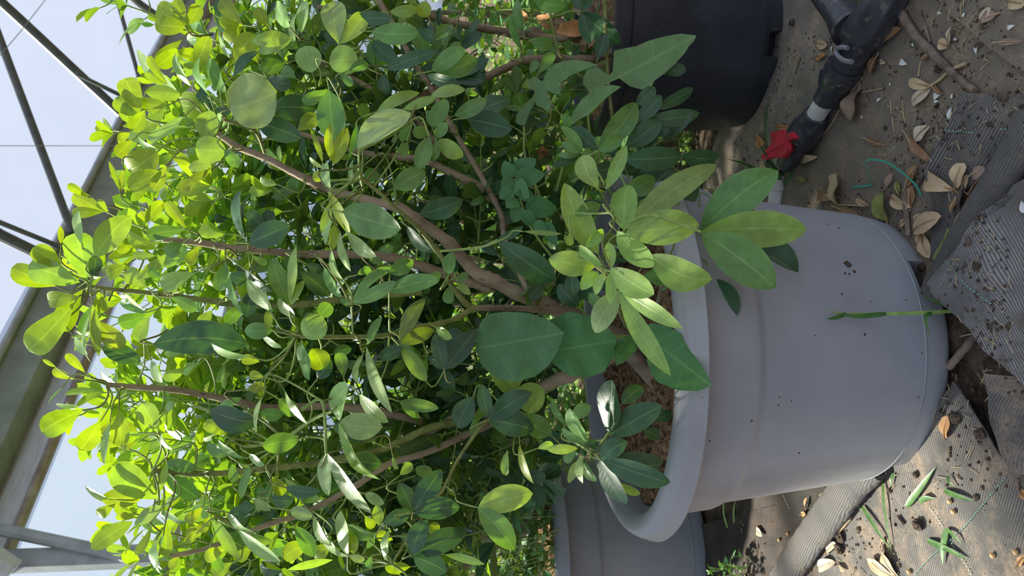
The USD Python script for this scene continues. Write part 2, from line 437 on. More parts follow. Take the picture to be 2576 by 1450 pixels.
M["thread"] = noise_mat("green_thread", (0.16, 0.4, 0.29), (0.26, 0.52, 0.4), scale=300, rough=0.5)
M["teal"] = plain("teal_strand", (0.06, 0.36, 0.25), 0.4)
for nm, a, b in (("tan", (0.52, 0.36, 0.20), (0.68, 0.51, 0.31)), ("brown", (0.22, 0.115, 0.055), (0.36, 0.21, 0.105)), ("pale", (0.55, 0.45, 0.31), (0.70, 0.59, 0.42)), ("olive", (0.19, 0.22, 0.05), (0.32, 0.33, 0.09)), ("orange", (0.50, 0.23, 0.075), (0.62, 0.34, 0.14)), ("pinkish", (0.31, 0.205, 0.15), (0.44, 0.31, 0.23))):
    M["dry_" + nm] = noise_mat("dry_leaf_" + nm, a, b, scale=55, rough=0.6, bump=0.35, bscale=150, specks=(190.0, 0.66, (0.10, 0.055, 0.025), 0.8), dist=0.001)
M["petal"] = plain("petal", (0.75, 0.76, 0.70), 0.6)
M["seed"] = plain("seed", (0.62, 0.38, 0.17), 0.45)
M["stick"] = noise_mat("stick", (0.130, 0.094, 0.072), (0.299, 0.221, 0.163), scale=50, rough=0.8, bump=0.6, bscale=160)
M["straw"] = noise_mat("straw", (0.408, 0.300, 0.156), (0.552, 0.432, 0.252), scale=80, rough=0.7)
M["clod"] = noise_mat("clod", (0.045, 0.032, 0.022), (0.16, 0.11, 0.075), scale=90, rough=0.9, bump=1.0, bscale=200)
M["galv"] = noise_mat("galvanised", (0.240, 0.255, 0.247), (0.345, 0.360, 0.352), scale=12, rough=0.5, metallic=0.3)
M["frame_dark"] = noise_mat("hoop_steel", (0.070, 0.077, 0.073), (0.105, 0.112, 0.105), scale=14, rough=0.5, metallic=0.2)
M["gutter"] = noise_mat("gutter_steel", (0.160, 0.184, 0.144), (0.240, 0.264, 0.216), scale=6, rough=0.6)
M["rail"] = noise_mat("rail_aluminium", (0.408, 0.420, 0.444), (0.552, 0.564, 0.588), scale=8, rough=0.55, stretch=(1, 1, 5), specks=(30.0, 0.66, (0.26, 0.2, 0.15), 0.6))
M["wire"] = plain("wire", (0.25, 0.26, 0.28), 0.5)
M["film"] = usdkit.material(stage, "/World/Looks/film", {
    "t": ("transparent_bsdf", {"color": (0.95, 0.955, 0.96)}), "s": ("translucent_bsdf", {"color": (0.78, 0.84, 0.95)}),
    "m": ("mix_closure", {"fac": 0.12})}, [("t.BSDF", "m.closure1"), ("s.BSDF", "m.closure2")], surface="m.closure")
M["panel"] = usdkit.material(stage, "/World/Looks/panel", {
    "t": ("transparent_bsdf", {"color": (0.90, 0.95, 0.96)}), "s": ("translucent_bsdf", {"color": (0.72, 0.84, 0.90)}),
    "m": ("mix_closure", {"fac": 0.16})}, [("t.BSDF", "m.closure1"), ("s.BSDF", "m.closure2")], surface="m.closure")

# ------------------------------------------------------------------ tunnel structure (everything is set out from the gutter line, seen at the top of the bush)
GP = Gd(60, 990, 2.60)
GD = unit(Gd(505, 33, 2.60) - GP)
GN = np.array([GD[1], -GD[0], 0])
BAY, RISE = 8.0, 1.9


def arch_h(n):
    return RISE * abs(math.sin(math.pi * np.clip(n / BAY, 0, 3)))


def TS(t, n, dz=0.0):
    "a point on the roof arch"
    return GP + GD * t + GN * n + np.array([0, 0, arch_h(n) + dz])


def hit_roof(px, py, off=0.05):
    "where the photograph's ray meets the roof arch, a hand's breadth under the film"
    d = unit(ray(px, py))
    s = 0.5
    for _ in range(4000):
        p = CAM + d * s - GP
        n = p @ GN
        if p[2] > (arch_h(n) if n > 0 else 0) - off and s > 1.0:
            break
        s += 0.01
    return CAM + d * s


ts, ns = np.linspace(-12, 16, 26), np.linspace(0.12, 2 * BAY, 33)
V = np.array([[TS(t, n, 0.05 + 0.012 * math.sin(t * 3.1 + n)) for n in ns] for t in ts])
i, j = np.meshgrid(np.arange(25), np.arange(32), indexing="ij")
q = np.stack([i * 33 + j, i * 33 + j + 1, (i + 1) * 33 + j + 1, (i + 1) * 33 + j], -1).reshape(-1, 4)
obj("ceiling", (V.reshape(-1, 3), np.vstack([q[:, [0, 1, 2]], q[:, [0, 2, 3]]])), M["film"], smooth=True, kind="structure", label="milky plastic roof film of the tunnel stretched over thin steel hoops")


def bar_section(p0, p1, prof, up=(0, 0, 1)):
    "extrudes a closed 2-D profile (sideways, up) from p0 to p1"
    p0, p1 = np.asarray(p0, float), np.asarray(p1, float)
    d = unit(p1 - p0)
    u = unit(np.asarray(up, float) - d * (np.asarray(up, float) @ d))
    s = np.cross(d, u)
    pr = np.asarray(prof, float)
    k = len(pr)
    v = np.vstack([p0 + pr[:, :1] * s + pr[:, 1:] * u, p1 + pr[:, :1] * s + pr[:, 1:] * u])
    jj = np.arange(k)
    f = np.vstack([np.stack([jj, (jj + 1) % k, k + (jj + 1) % k], 1), np.stack([jj, k + (jj + 1) % k, k + jj], 1)])
    tri = trimesh.creation.triangulate_polygon(Polygon(pr), engine="earcut")
    # caps by earcut, matched to the nearest profile point
    idx = np.array([np.argmin(((pr - x) ** 2).sum(1)) for x in tri[0]])
    f = np.vstack([f, idx[tri[1]], k + idx[tri[1]][:, ::-1]])
    return v, f


def rect(w, h, b=0.0):
    b = b or min(w, h) * 0.12
    w, h = w / 2, h / 2
    return [(-w + b, -h), (w - b, -h), (w, -h + b), (w, h - b), (w - b, h), (-w + b, h), (-w, h - b), (-w, -h + b)]


# gutter: a trough with a lip on either side
g0, g1 = GP - GD * 9, GP + GD * 16
gut = [(-0.13, 0.10), (-0.10, 0.10), (-0.075, -0.03), (0.075, -0.03), (0.10, 0.10), (0.13, 0.10), (0.13, 0.085), (0.112, 0.085), (0.085, -0.06), (-0.085, -0.06), (-0.112, 0.085), (-0.13, 0.085)]
gt = obj("trim_1", bar_section(g0, g1, gut), M["gutter"], smooth=False, kind="structure", label="dull green-grey steel gutter running along the foot of the roof film")
obj("lip", tube([g0 + GN * 0.13 + [0, 0, 0.10], g1 + GN * 0.13 + [0, 0, 0.10]], 0.018, 10), M["galv"], gt)
# pale fixing rail below the gutter, with a rusty lower edge
rz = np.array([0, 0, -0.13])
rl = obj("trim_2", bar_section(g0 + rz - GN * 0.05, g1 + rz - GN * 0.05, rect(0.05, 0.10)), M["rail"], smooth=False, kind="structure", label="pale aluminium rail with a rusty lower edge below the gutter")
obj("lower_edge", bar_section(g0 + rz - GN * 0.045 + [0, 0, -0.062], g1 + rz - GN * 0.045 + [0, 0, -0.062], rect(0.056, 0.018)), noise_mat("rusty_edge", (0.20, 0.15, 0.11), (0.34, 0.30, 0.26), scale=9, rough=0.8), rl)


def wall_hit(px, py, off=-0.05):
    "where the ray meets the upright plane under the gutter"
    d = ray(px, py)
    k = ((GP + GN * off - CAM) @ GN) / (d @ GN)
    return CAM + d * k


# glazing strip under the rail: panels between uprights, open air below
pt = lambda t, z: GP + GD * t - GN * 0.05 + np.array([0, 0, z])
win = thing("window_1", "translucent side panels under the gutter, streaked along their upper edge", None, kind="structure")
for k in range(-6, 10):
    t0, t1 = k * 1.6 + 0.3, k * 1.6 + 1.9
    n = 12
    tv = np.linspace(t0, t1, n)
    top, bot = [pt(t, -0.20) for t in tv], [pt(t, -0.78) + GN * 0.006 * math.sin(t * 9) for t in tv]
    v = np.array(top + bot)
    f = np.array([[a, a + 1, n + a + 1] for a in range(n - 1)] + [[a, n + a + 1, n + a] for a in range(n - 1)])
    obj("pane", (v, f), M["panel"], win, smooth=True)
    obj("pane_frame", bar_section(pt(t0, -0.20), pt(t0, -0.80), rect(0.035, 0.035), GN), M["galv"], win, smooth=False)
obj("bottom_rail", bar_section(pt(-9, -0.80), pt(16, -0.80), rect(0.04, 0.05)), M["galv"], win, smooth=False)


# post at the left with its brace, both under the gutter
def stick_between(name, a, b, size, m, label, square=False, parent=None, num=None):
    mesh = bar_section(a, b, rect(size, size), GN) if square else tube([a, b], size / 2, 10)
    return obj(name, mesh, m, parent, smooth=False if square else 35, kind="structure" if parent is None else None, label=label)


pa = wall_hit(2, 1414, 0.0)
post_x = GP + GD * ((pa - GP) @ GD)
post = obj("trim_3", bar_section([post_x[0], post_x[1], 0.0], [post_x[0], post_x[1], 2.56], rect(0.075, 0.075), GN), M["galv"], smooth=False, kind="structure", label="square galvanised post standing under the gutter at the leaf edge of the bush")
obj("clip", bar_section([post_x[0], post_x[1], 1.70], [post_x[0], post_x[1], 1.735], rect(0.09, 0.09), GN), M["frame_dark"], post, smooth=False)
obj("foot_plate", bar_section([post_x[0], post_x[1], 0.0], [post_x[0], post_x[1], 0.012], rect(0.16, 0.16), GN), M["galv"], post, smooth=False)
br0, br1 = wall_hit(0, 1333, 0.06), wall_hit(330, 1402, 0.04)
stick_between("trim_4", br0, br1, 0.05, M["galv"], "slanting grey brace tube that runs into the square post")
stick_between("trim_5", wall_hit(-200, 1290, 0.3), wall_hit(28, 1442, 0.1), 0.10, M["rail"], "short stained strut end beside the gutter")

# hoops over the bay (in planes across the gutter) and the thinner tubes that tie them
hoop_no = 0
for k, (px, py) in enumerate([(85, 655), (305, 305), (420, 65)]):
    h = wall_hit(px, py, 0.1)
    t = (h - GP) @ GD
    other = [(0, 580), (20, 0), (352, 0)][k]
    e = hit_roof(*other)
    t2, n2 = (e - GP) @ GD, (e - GP) @ GN
    pts = [TS(t + (t2 - t) * min(n / max(n2, 0.3), 1.0 + 0 * n), n, 0.0) for n in np.linspace(0.05, BAY - 0.05, 30)]
    obj("roof_hoop", tube(pts, 0.030, 10), M["frame_dark"], kind="structure", label=["curved roof hoop that meets the gutter behind the tallest shoot", "thick curved roof hoop crossing the film to the upper corner of the picture", "short visible roof hoop behind the yellow-green topmost leaves"][k])
for (p0, p1, r, lab, off) in [((0, 100), (182, 585), 0.021, "long thin tie tube across the roof film, nearest the open sky side", 0.09), ((295, 0), (352, 205), 0.014, "thin tie tube ending behind the bright shoot of leaves", 0.09),
                              ((192, 186), (306, 241), 0.013, "short brace tube that branches off the thick roof hoop", 0.08), ((0, 560), (158, 624), 0.013, "thin brace beside the lowest roof hoop", 0.08)]:
    a, b = hit_roof(*p0, off), hit_roof(*p1, off)
    a = a + (a - b) * (0.4 if p0[0] < 1 or p0[1] < 1 else 0)
    obj("tie_tube", tube([a, (a + b) / 2, b], r, 10), M["frame_dark"], kind="structure", label=lab)
for (p0, p1, lab) in [((0, 367), (300, 367), "fine straight wire under the roof film"), ((0, 136), (112, 0), "fine slanting wire under the roof film by the corner")]:
    a, b = hit_roof(*p0, 0.12), hit_roof(*p1, 0.12)
    a, b = a + (a - b) * 0.5, b + (b - a) * 0.3
    obj("roof_wire", tube([a, (a + b) / 2 - [0, 0, 0.01], b], 0.0022, 5), M["wire"], kind="structure", label=lab)

# ------------------------------------------------------------------ ground
gx, gy = np.meshgrid(np.linspace(-3, 3, 181), np.linspace(0.2, 4.0, 121))
gz = -0.012 + 0.012 * (meshkit.fbm(np.stack([gx * 7, gy * 7, 0 * gx], -1), 4, 3) - 0.5) * 2 + 0.006 * (meshkit.noise(np.stack([gx * 45, gy * 45, 0 * gx], -1), 5) - 0.5)
gv = np.stack([gx, gy, gz], -1).reshape(-1, 3)
i, j = np.meshgrid(np.arange(120), np.arange(180), indexing="ij")
q = np.stack([i * 181 + j, i * 181 + j + 1, (i + 1) * 181 + j + 1, (i + 1) * 181 + j], -1).reshape(-1, 4)
far = np.array([[-40, -20, -0.02], [40, -20, -0.02], [40, 60, -0.02], [-40, 60, -0.02]])
fl = obj("floor", cat_mesh([(gv, np.vstack([q[:, [0, 1, 2]], q[:, [0, 2, 3]]])), (far - [0, 0, 0.012], np.array([[0, 1, 2], [0, 2, 3]]))]), M["soil"], smooth=True, kind="structure", label="bare brown soil with crumbs and rotted debris between the ground cover sheets")


def ground_z(x, y):
    return 0.004


def sheet(name, poly_px, m, label, z=0.006, bump=0.008, seed=0, raise_edge=None, freq=6.0, max_edge=0.022, ridge=None):
    "a cut piece of ground cover; the outline is given where it lies in the photograph and laid on the soil"
    pts = [Gd(px, py, z)[:2] for px, py in poly_px]
    pg = Polygon(pts).buffer(0)
    if pg.geom_type != "Polygon":
        pg = max(pg.geoms, key=lambda g: g.area)
    pg = pg.segmentize(0.03)
    v2, f = trimesh.creation.triangulate_polygon(pg, engine="earcut")
    v3 = np.column_stack([v2, np.zeros(len(v2))])
    v3, f = trimesh.remesh.subdivide_to_size(v3, f, max_edge, max_iter=14)
    tm = trimesh.Trimesh(v3, f, process=True)
    v3, f = np.array(tm.vertices), np.array(tm.faces)
    x = v3[:, 0], v3[:, 1]
    P3 = np.column_stack([x[0] * freq, x[1] * freq, np.full(len(v3), seed * 3.7)])
    v3[:, 2] = z + bump * (meshkit.fbm(P3, 4, seed) - 0.35) * 2 + bump * 0.35 * (meshkit.noise(P3 * 5, seed + 9) - 0.5)
    edge = pg.exterior
    if raise_edge:
        (ax, ay), (bx, by), hgt, wid = raise_edge
        A, B = Gd(ax, ay)[:2], Gd(bx, by)[:2]
        d = unit(B - A)
        rel = v3[:, :2] - A
        dist = np.abs(rel[:, 0] * d[1] - rel[:, 1] * d[0])
        along = rel @ d
        w = np.exp(-(dist / wid) ** 2) * np.clip(along / 0.05 + 0.5, 0, 1) * np.clip((np.linalg.norm(B - A) - along) / 0.05 + 0.5, 0, 1)
        v3[:, 2] += hgt * w
    if ridge:
        for (ax, ay), (bx, by), hgt, wid in ridge:
            A, B = Gd(ax, ay)[:2], Gd(bx, by)[:2]
            d = unit(B - A)
            rel = v3[:, :2] - A
            dist = np.abs(rel[:, 0] * d[1] - rel[:, 1] * d[0])
            along = np.clip(rel @ d / np.linalg.norm(B - A), -0.3, 1.3)
            v3[:, 2] += hgt * np.exp(-(dist / wid) ** 2) * np.exp(-np.clip(np.abs(along - 0.5) - 0.5, 0, 1) ** 2 * 30)
    f = f[(np.cross(v3[f[:, 1]] - v3[f[:, 0]], v3[f[:, 2]] - v3[f[:, 0]])[:, 2] > 0).nonzero()[0]] if False else f
    nrm = np.cross(v3[f[:, 1]] - v3[f[:, 0]], v3[f[:, 2]] - v3[f[:, 0]])[:, 2]
    f = np.where((nrm < 0)[:, None], f[:, ::-1], f)
    n = len(v3)
    e = np.sort(np.vstack([f[:, [0, 1]], f[:, [1, 2]], f[:, [2, 0]]]), 1)
    de = np.vstack([f[:, [0, 1]], f[:, [1, 2]], f[:, [2, 0]]])
    _, inv, cnt = np.unique(e, axis=0, return_inverse=True, return_counts=True)
    bd = de[cnt[np.ravel(inv)] == 1]
    low = v3 - [0, 0, 0.0022]
    V2 = np.vstack([v3, low])
    Fs = np.vstack([f, f[:, ::-1] + n, np.stack([bd[:, 0], bd[:, 1] + n, bd[:, 1]], 1), np.stack([bd[:, 0], bd[:, 0] + n, bd[:, 1] + n], 1)])
    root = thing(name, label, "ground cover", kind=None)
    obj("sheet", (V2, Fs), m, root, smooth=50)
    surf.append((pg, v3))
    return root


surf = []


def top_z(x, y):
    "height of the topmost ground cover at (x, y), else of the soil"
    best = -0.004
    p = Point(x, y)
    for pg, v3 in surf:
        if pg.contains(p):
            d = (v3[:, 0] - x) ** 2 + (v3[:, 1] - y) ** 2
            k = np.argsort(d)[:4]
            wgt = 1 / (d[k] + 1e-6)
            best = max(best, float((v3[k, 2] * wgt).sum() / wgt.sum()))
    return best


def threads(root, lines, width=4.2, z_off=0.0016, m="thread"):
    "green tracer ribbons woven into a sheet: short dashes"
    for pts in lines:
        g = [Gd(px, py, 0.008)[:2] for px, py in pts]
        line = spline([[a, b, 0] for a, b in g], 10)
        seg = np.linalg.norm(np.diff(line, axis=0), axis=1)
        cum = np.concatenate([[0], np.cumsum(seg)])
        pitch, ms = 0.0052, []
        for s in np.arange(0, cum[-1] - pitch, pitch):
            a = np.array([np.interp(s, cum, line[:, k]) for k in range(2)])
            b = np.array([np.interp(s + pitch * 0.55, cum, line[:, k]) for k in range(2)])
            d = unit(np.append(b - a, 0))
            nn = np.array([-d[1], d[0], 0]) * 0.0008
            za, zb = top_z(*a) + z_off, top_z(*b) + z_off
            A, B = np.append(a, za), np.append(b, zb)
            mid = (A + B) / 2 + [0, 0, 0.0007]
            vv = np.array([A - nn, A + nn, mid + nn, mid - nn, B - nn, B + nn])
            ms.append((vv, np.array([[0, 3, 2], [0, 2, 1], [3, 4, 5], [3, 5, 2]])))
        if ms:
            obj("tracer_thread", cat_mesh(ms), M[m], root, smooth=False, label="green tracer thread woven into the sheet")


JK = lambda o, s, pts: [(o[0] + s * x, o[1] + s * y) for x, y in pts]
J = lambda *p: JK((1900, 0), 0.3449, p)
K = lambda *p: JK((1900, 480), 0.3449, p)
L = lambda *p: JK((1900, 950), 0.3449, p)

# big dark sheet under the pipe, right of the grey pot
s1 = sheet("ground_cover", [(1880, 330), (1960, 190), (2010, -60), (2335, -20), (2576, 165), (2700, 250), (2700, 420), (2576, 470), (2470, 560), (2380, 720), (2300, 760), (2060, 640), (1900, 560), (1860, 450)], M["mat_dark"],
           "dark soil-covered woven ground cover under the black pipe", z=0.004, bump=0.012, seed=2)
s1b = sheet("ground_cover", [(1770, 490), (1790, 400), (1850, 250), (1900, -80), (2080, -80), (2120, 60), (2150, 170), (2050, 300), (1990, 350), (1960, 440), (1900, 520)], M["mat_tan"], "tan dusty strip of ground cover between the black pot and the pipe", z=0.015, bump=0.012, seed=4, ridge=[((1960, 290), (2080, 110), 0.012, 0.05)])
s2 = sheet("ground_cover", [(2432, 234), (2700, 240), (2700, 420), (2540, 400), (2440, 480), (2372, 700), (2345, 640), (2352, 430), (2410, 300)], M["mat_mid"],
           "grey square-cornered ground cover sheet above the tan leaf cluster", z=0.017, bump=0.010, seed=6, ridge=[((2428, 260), (2360, 470), 0.016, 0.022), ((2510, 300), (2450, 500), 0.014, 0.03)])
s3 = sheet("ground_cover", [(2535, 150), (2380, 20), (2335, -30), (2700, -60), (2700, 260)], M["mat_dark"], "dark litter-strewn ground cover in the corner beyond the stick", z=0.014, bump=0.010, seed=8)
# ash-grey raised sheet right of the pot's foot
s4 = sheet("ground_cover", [(2560, 465), (2700, 400), (2700, 1120), (2560, 945), (2487, 880), (2428, 775), (2392, 712), (2440, 640)], M["mat_ash"],
           "ash-grey raised ground cover sheet at the foot of the front pot", z=0.030, bump=0.016, seed=10, freq=5, ridge=[((2410, 725), (2560, 560), 0.018, 0.04), ((2440, 770), (2576, 700), 0.016, 0.035)])
s5 = sheet("ground_cover", [(2515, 1000), (2500, 940), (2576, 950), (2720, 1010), (2720, 1260), (2576, 1190), (2545, 1130), (2522, 1060)], M["mat_light"],
           "pale crumpled ground cover lobe beside the strip of bare soil", z=0.018, bump=0.012, seed=12, ridge=[((2520, 960), (2600, 1150), 0.016, 0.035)])
# large sunlit sheet at the lower right
s6 = sheet("ground_cover", [(2085, 1225), (2230, 1150), (2330, 1080), (2400, 960), (2440, 1010), (2470, 1060), (2540, 1165), (2700, 1280), (2700, 1560), (2020, 1560), (1985, 1450), (2060, 1350), (2130, 1262)], M["mat_light"],
           "large sunlit sand-dusted ground cover sheet strewn with green blades", z=0.008, bump=0.008, seed=14)
s7 = sheet("ground_cover", [(1830, 1300), (1905, 1240), (2080, 1215), (2075, 1260), (2000, 1360), (1935, 1480), (1940, 1560), (1700, 1560), (1740, 1330)], M["mat_darkest"], "dark ground cover with dark brown soil between the two grey pots", z=0.004, bump=0.010, seed=16)


def roll(name, pts_px, radius, m, label, flat=0.55, z0=0.0, seed=0, fray=False):
    "a fold of ground cover rolled over on itself: one thick flattened tube with its loose edge"
    base = [np.append(Gd(px, py, 0.02)[:2], z0 + radius * flat + 0.004) for px, py in pts_px]
    line = spline(base, 8)
    v, f = tube(line, np.full(len(line), radius), 20, True, 0.05, seed)
    zc = np.repeat(line[:, 2], 20)
    v[:-2, 2] = zc + (v[:-2, 2] - zc) * flat
    P = v * 18
    v[:, 2] += 0.006 * (meshkit.fbm(P, 3, seed) - 0.5)
    root = thing(name, label, "ground cover")
    obj("fold", (v, f), m, root, smooth=60)
    if fray:
        rng = np.random.default_rng(seed + 5)
        d = unit(line[-1] - line[0])
        sidev = unit(np.cross(d, [0, 0, 1.0]))
        ms = []
        for k in range(170):
            c = line[rng.integers(0, len(line) - 1)] + d * rng.uniform(-0.02, 0.02)
            a = c + sidev * fray * radius * 0.75 + [0, 0, -radius * flat * 0.4]
            b = a + sidev * fray * rng.uniform(0.008, 0.022) + d * rng.uniform(-0.006, 0.006) + [0, 0, rng.uniform(-0.006, 0.004)]
            ms.append(tube([a, (a + b) / 2 + [0, 0, 0.002], b], 0.0006, 3))
        obj("frayed_edge", cat_mesh(ms), M["mat_dark"], root, kind="stuff")
    return root


r1 = roll("ground_cover_fold", [(2620, 300), (2545, 420), (2470, 545), (2400, 670), (2362, 745)], 0.026, M["mat_mid"], "dark rolled-over fold of ground cover leading to the front pot", z0=0.008, seed=3)
r2 = roll("ground_cover_fold", [(2200, 1160), (2150, 1215), (2105, 1275), (2045, 1355), (1985, 1440), (1940, 1530)], 0.034, M["mat_mid"], "sunlit rolled-over fold of ground cover with a frayed edge between the two grey pots", z0=0.004, seed=5, flat=0.5, fray=1.0)

threads(s1, [J((210, 540), (270, 620), (330, 690), (440, 750)), J((585, 930), (640, 1000), (680, 1070)), J((750, 1160), (820, 1215), (890, 1250)), J((990, 1110), (1040, 1050)), J((1290, 1025), (1430, 1010))])
threads(s2, [J((1470, 955), (1600, 962), (1735, 975)), J((1860, 945), (1960, 940))])
threads(s4, [K((1600, 460), (1680, 540), (1790, 650), (1880, 750), (1960, 845))])
threads(s6, [L((1280, 950), (1380, 1090), (1440, 1200), (1540, 1340), (1610, 1450)), L((1860, 730), (1690, 930), (1510, 1120), (1270, 1330), (1160, 1450))])
threads(s7, [L((205, 860), (235, 920), (260, 970))])

# ------------------------------------------------------------------ pots
PX, PY = -0.098, 1.16


def notch(angles, half, z_top):
    def sq(a, r, z):
        for c in angles:
            d = abs((a - c + math.pi) % (2 * math.pi) - math.pi)
            if d < half and z < z_top:
                return r, z_top
        return r, z
    return sq


def grey_pot(name, label, cx, cy, m, rim_z=0.39, turn=0.0):
    root = thing(name, label, "plant pot", (cx, cy, 0))
    k = rim_z / 0.39
    out = [(0.0, 0.012), (0.165, 0.008), (0.190, -0.004), (0.211, -0.004), (0.2185, 0.006), (0.2215, 0.024), (0.2236, 0.0375), (0.2240, 0.039), (0.2246, 0.0425), (0.2254, 0.045)]
    out += [(0.2254 + (0.2535 - 0.2254) * t, 0.045 + (0.286 - 0.045) * t) for t in np.linspace(0.1, 1, 9)]
    out += [(0.2550, 0.294), (0.2600, 0.299), (0.2625, 0.306)] + [(0.2625 + 0.008 * t, 0.306 + 0.078 * t) for t in np.linspace(0.2, 1, 4)]
    inn = [(0.2585, 0.384), (0.257, 0.372), (0.2555, 0.35), (0.2495, 0.30), (0.2465, 0.288), (0.215, 0.05), (0.17, 0.02), (0.0, 0.02)]
    rimp = [(0.2695, 0.384), (0.297, 0.3850), (0.3035, 0.3865), (0.3065, 0.390), (0.3055, 0.3945), (0.3035, 0.398), (0.3015, 0.407), (0.2985, 0.413), (0.2935, 0.4195), (0.2880, 0.4230), (0.281, 0.4240), (0.2740, 0.4225), (0.2680, 0.4180), (0.2640, 0.4105), (0.2615, 0.4020), (0.2585, 0.384)]
    na = [math.radians(-90 + 31 + 90 * q) + turn for q in range(4)]
    body = [(r, z * k) for r, z in out]
    # thin angular detail near the notches: sample more finely there
    base_seg = list(np.linspace(0, 2 * math.pi, 144, endpoint=False))
    for c in na:
        for d in (-0.131, -0.129, 0.129, 0.131):
            base_seg.append((c + d) % (2 * math.pi))
    ang = np.array(sorted(base_seg))
    sq = notch(na, 0.13, 0.032)

    def rev(pr, f_=None):
        pr = np.asarray(pr, float)
        n_, m_ = len(ang), len(pr)
        v = np.zeros((m_, n_, 3))
        for q, a in enumerate(ang):
            rz_ = pr if f_ is None else np.array([f_(a, r, z) for r, z in pr])
            v[:, q] = np.stack([rz_[:, 0] * math.cos(a), rz_[:, 0] * math.sin(a), rz_[:, 1]], 1)
        ii, jj = np.meshgrid(np.arange(m_ - 1), np.arange(n_), indexing="ij")
        qd = np.stack([ii * n_ + jj, ii * n_ + (jj + 1) % n_, (ii + 1) * n_ + (jj + 1) % n_, (ii + 1) * n_ + jj], -1).reshape(-1, 4)
        return v.reshape(-1, 3) + [cx, cy, 0], np.vstack([qd[:, [0, 1, 2]], qd[:, [0, 2, 3]]])

    vb, fb = rev(body, lambda a, r, z: sq(a, r, z) if r > 0.12 else (r, z))
    vi, fi = rev([(r, z * k) for r, z in inn])
    obj("body", cat_mesh([(vb, fb), (vi, fi)]), m, root, smooth=38)
    obj("rim", rev([(r, z * k) for r, z in rimp]), m, root, smooth=40)
    seam = [(0.2236, 0.0385), (0.2250, 0.0395), (0.2254, 0.0408), (0.2246, 0.0422)]
    obj("mould_line", rev([(r, z * k) for r, z in seam]), m, root, smooth=40)
    # soil inside, heaped and lumpy
    rr, aa = np.meshgrid(np.linspace(0, 0.2565, 34), np.linspace(0, 2 * math.pi, 90, endpoint=False), indexing="ij")
    xs, ys = rr * np.cos(aa), rr * np.sin(aa)
    Pn = np.stack([xs * 16, ys * 16, 0 * xs], -1)
    zs = (0.378 + 0.030 * (meshkit.fbm(Pn, 5, 21) - 0.5) * 2 + 0.012 * (meshkit.noise(Pn * 5, 4) - 0.5)) * k
    n_, m_ = 90, 34
    ii, jj = np.meshgrid(np.arange(m_ - 1), np.arange(n_), indexing="ij")
    qd = np.stack([ii * n_ + jj, (ii + 1) * n_ + jj, (ii + 1) * n_ + (jj + 1) % n_, ii * n_ + (jj + 1) % n_], -1).reshape(-1, 4)
    so = obj("compost", (np.stack([xs + cx, ys + cy, zs], -1).reshape(-1, 3), np.vstack([qd[:, [0, 1, 2]], qd[:, [0, 2, 3]]])), M["compost"], root, smooth=True, label="dry crumbly brown compost")
    return root


pot = grey_pot("grey_pot", "large grey plastic pot in front, holding the trifoliate bush", PX, PY, M["grey"])
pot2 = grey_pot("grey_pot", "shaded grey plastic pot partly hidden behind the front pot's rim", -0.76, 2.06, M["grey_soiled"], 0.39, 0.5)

# black nursery pot behind the pipe
BX, BY = 0.57, 1.59
bp = thing("black_pot", "scuffed black plastic nursery pot beside the pipe", "plant pot", (BX, BY, 0))
prof = [(0.0, 0.012), (0.16, 0.012), (0.176, 0.0), (0.186, 0.0), (0.192, 0.012), (0.196, 0.05), (0.199, 0.053), (0.2125, 0.28), (0.215, 0.336), (0.220, 0.339), (0.2215, 0.343), (0.2230, 0.371), (0.2215, 0.375), (0.217, 0.375), (0.2145, 0.369), (0.206, 0.32), (0.19, 0.06), (0.0, 0.03)]
bn = notch([math.radians(-90 + 33), math.radians(-90 - 20), math.radians(70), math.radians(160)], 0.13, 0.042)
obj("body", lathe(prof[:9], 160, (BX, BY, 0), lambda a, r, z: bn(a, r, z) if r > 0.17 and z < 0.03 else (r, z)), M["black"], bp, smooth=38)
obj("rim", lathe(prof[8:], 120, (BX, BY, 0)), M["black"], bp, smooth=38)
rr, aa = np.meshgrid(np.linspace(0, 0.208, 22), np.linspace(0, 2 * math.pi, 64, endpoint=False), indexing="ij")
xs, ys = rr * np.cos(aa), rr * np.sin(aa)
zs = 0.338 + 0.03 * (meshkit.fbm(np.stack([xs * 15, ys * 15, 0 * xs], -1), 5, 7) - 0.5)
ii, jj = np.meshgrid(np.arange(21), np.arange(64), indexing="ij")
qd = np.stack([ii * 64 + jj, (ii + 1) * 64 + jj, (ii + 1) * 64 + (jj + 1) % 64, ii * 64 + (jj + 1) % 64], -1).reshape(-1, 4)
obj("compost", (np.stack([xs + BX, ys + BY, zs], -1).reshape(-1, 3), np.vstack([qd[:, [0, 1, 2]], qd[:, [0, 2, 3]]])), M["compost"], bp, smooth=True)

# ------------------------------------------------------------------ pipe with a tee, couplings and a red valve
pr = 0.017


def on_axis(px, py, z):
    return Gd(px, py, z)


zp = 0.034
tee_px = np.array([2160, 118]); end_px = np.array([2002, 372])
A_ = on_axis(2165, 105, zp); E_ = on_axis(1998, 380, zp)
ax = unit(E_ - A_)
Lp = np.linalg.norm(E_ - A_)
pipe = thing("irrigation_pipe", "black plastic irrigation pipe with a tee joint and red valve", "pipe", (*E_[:2], 0))


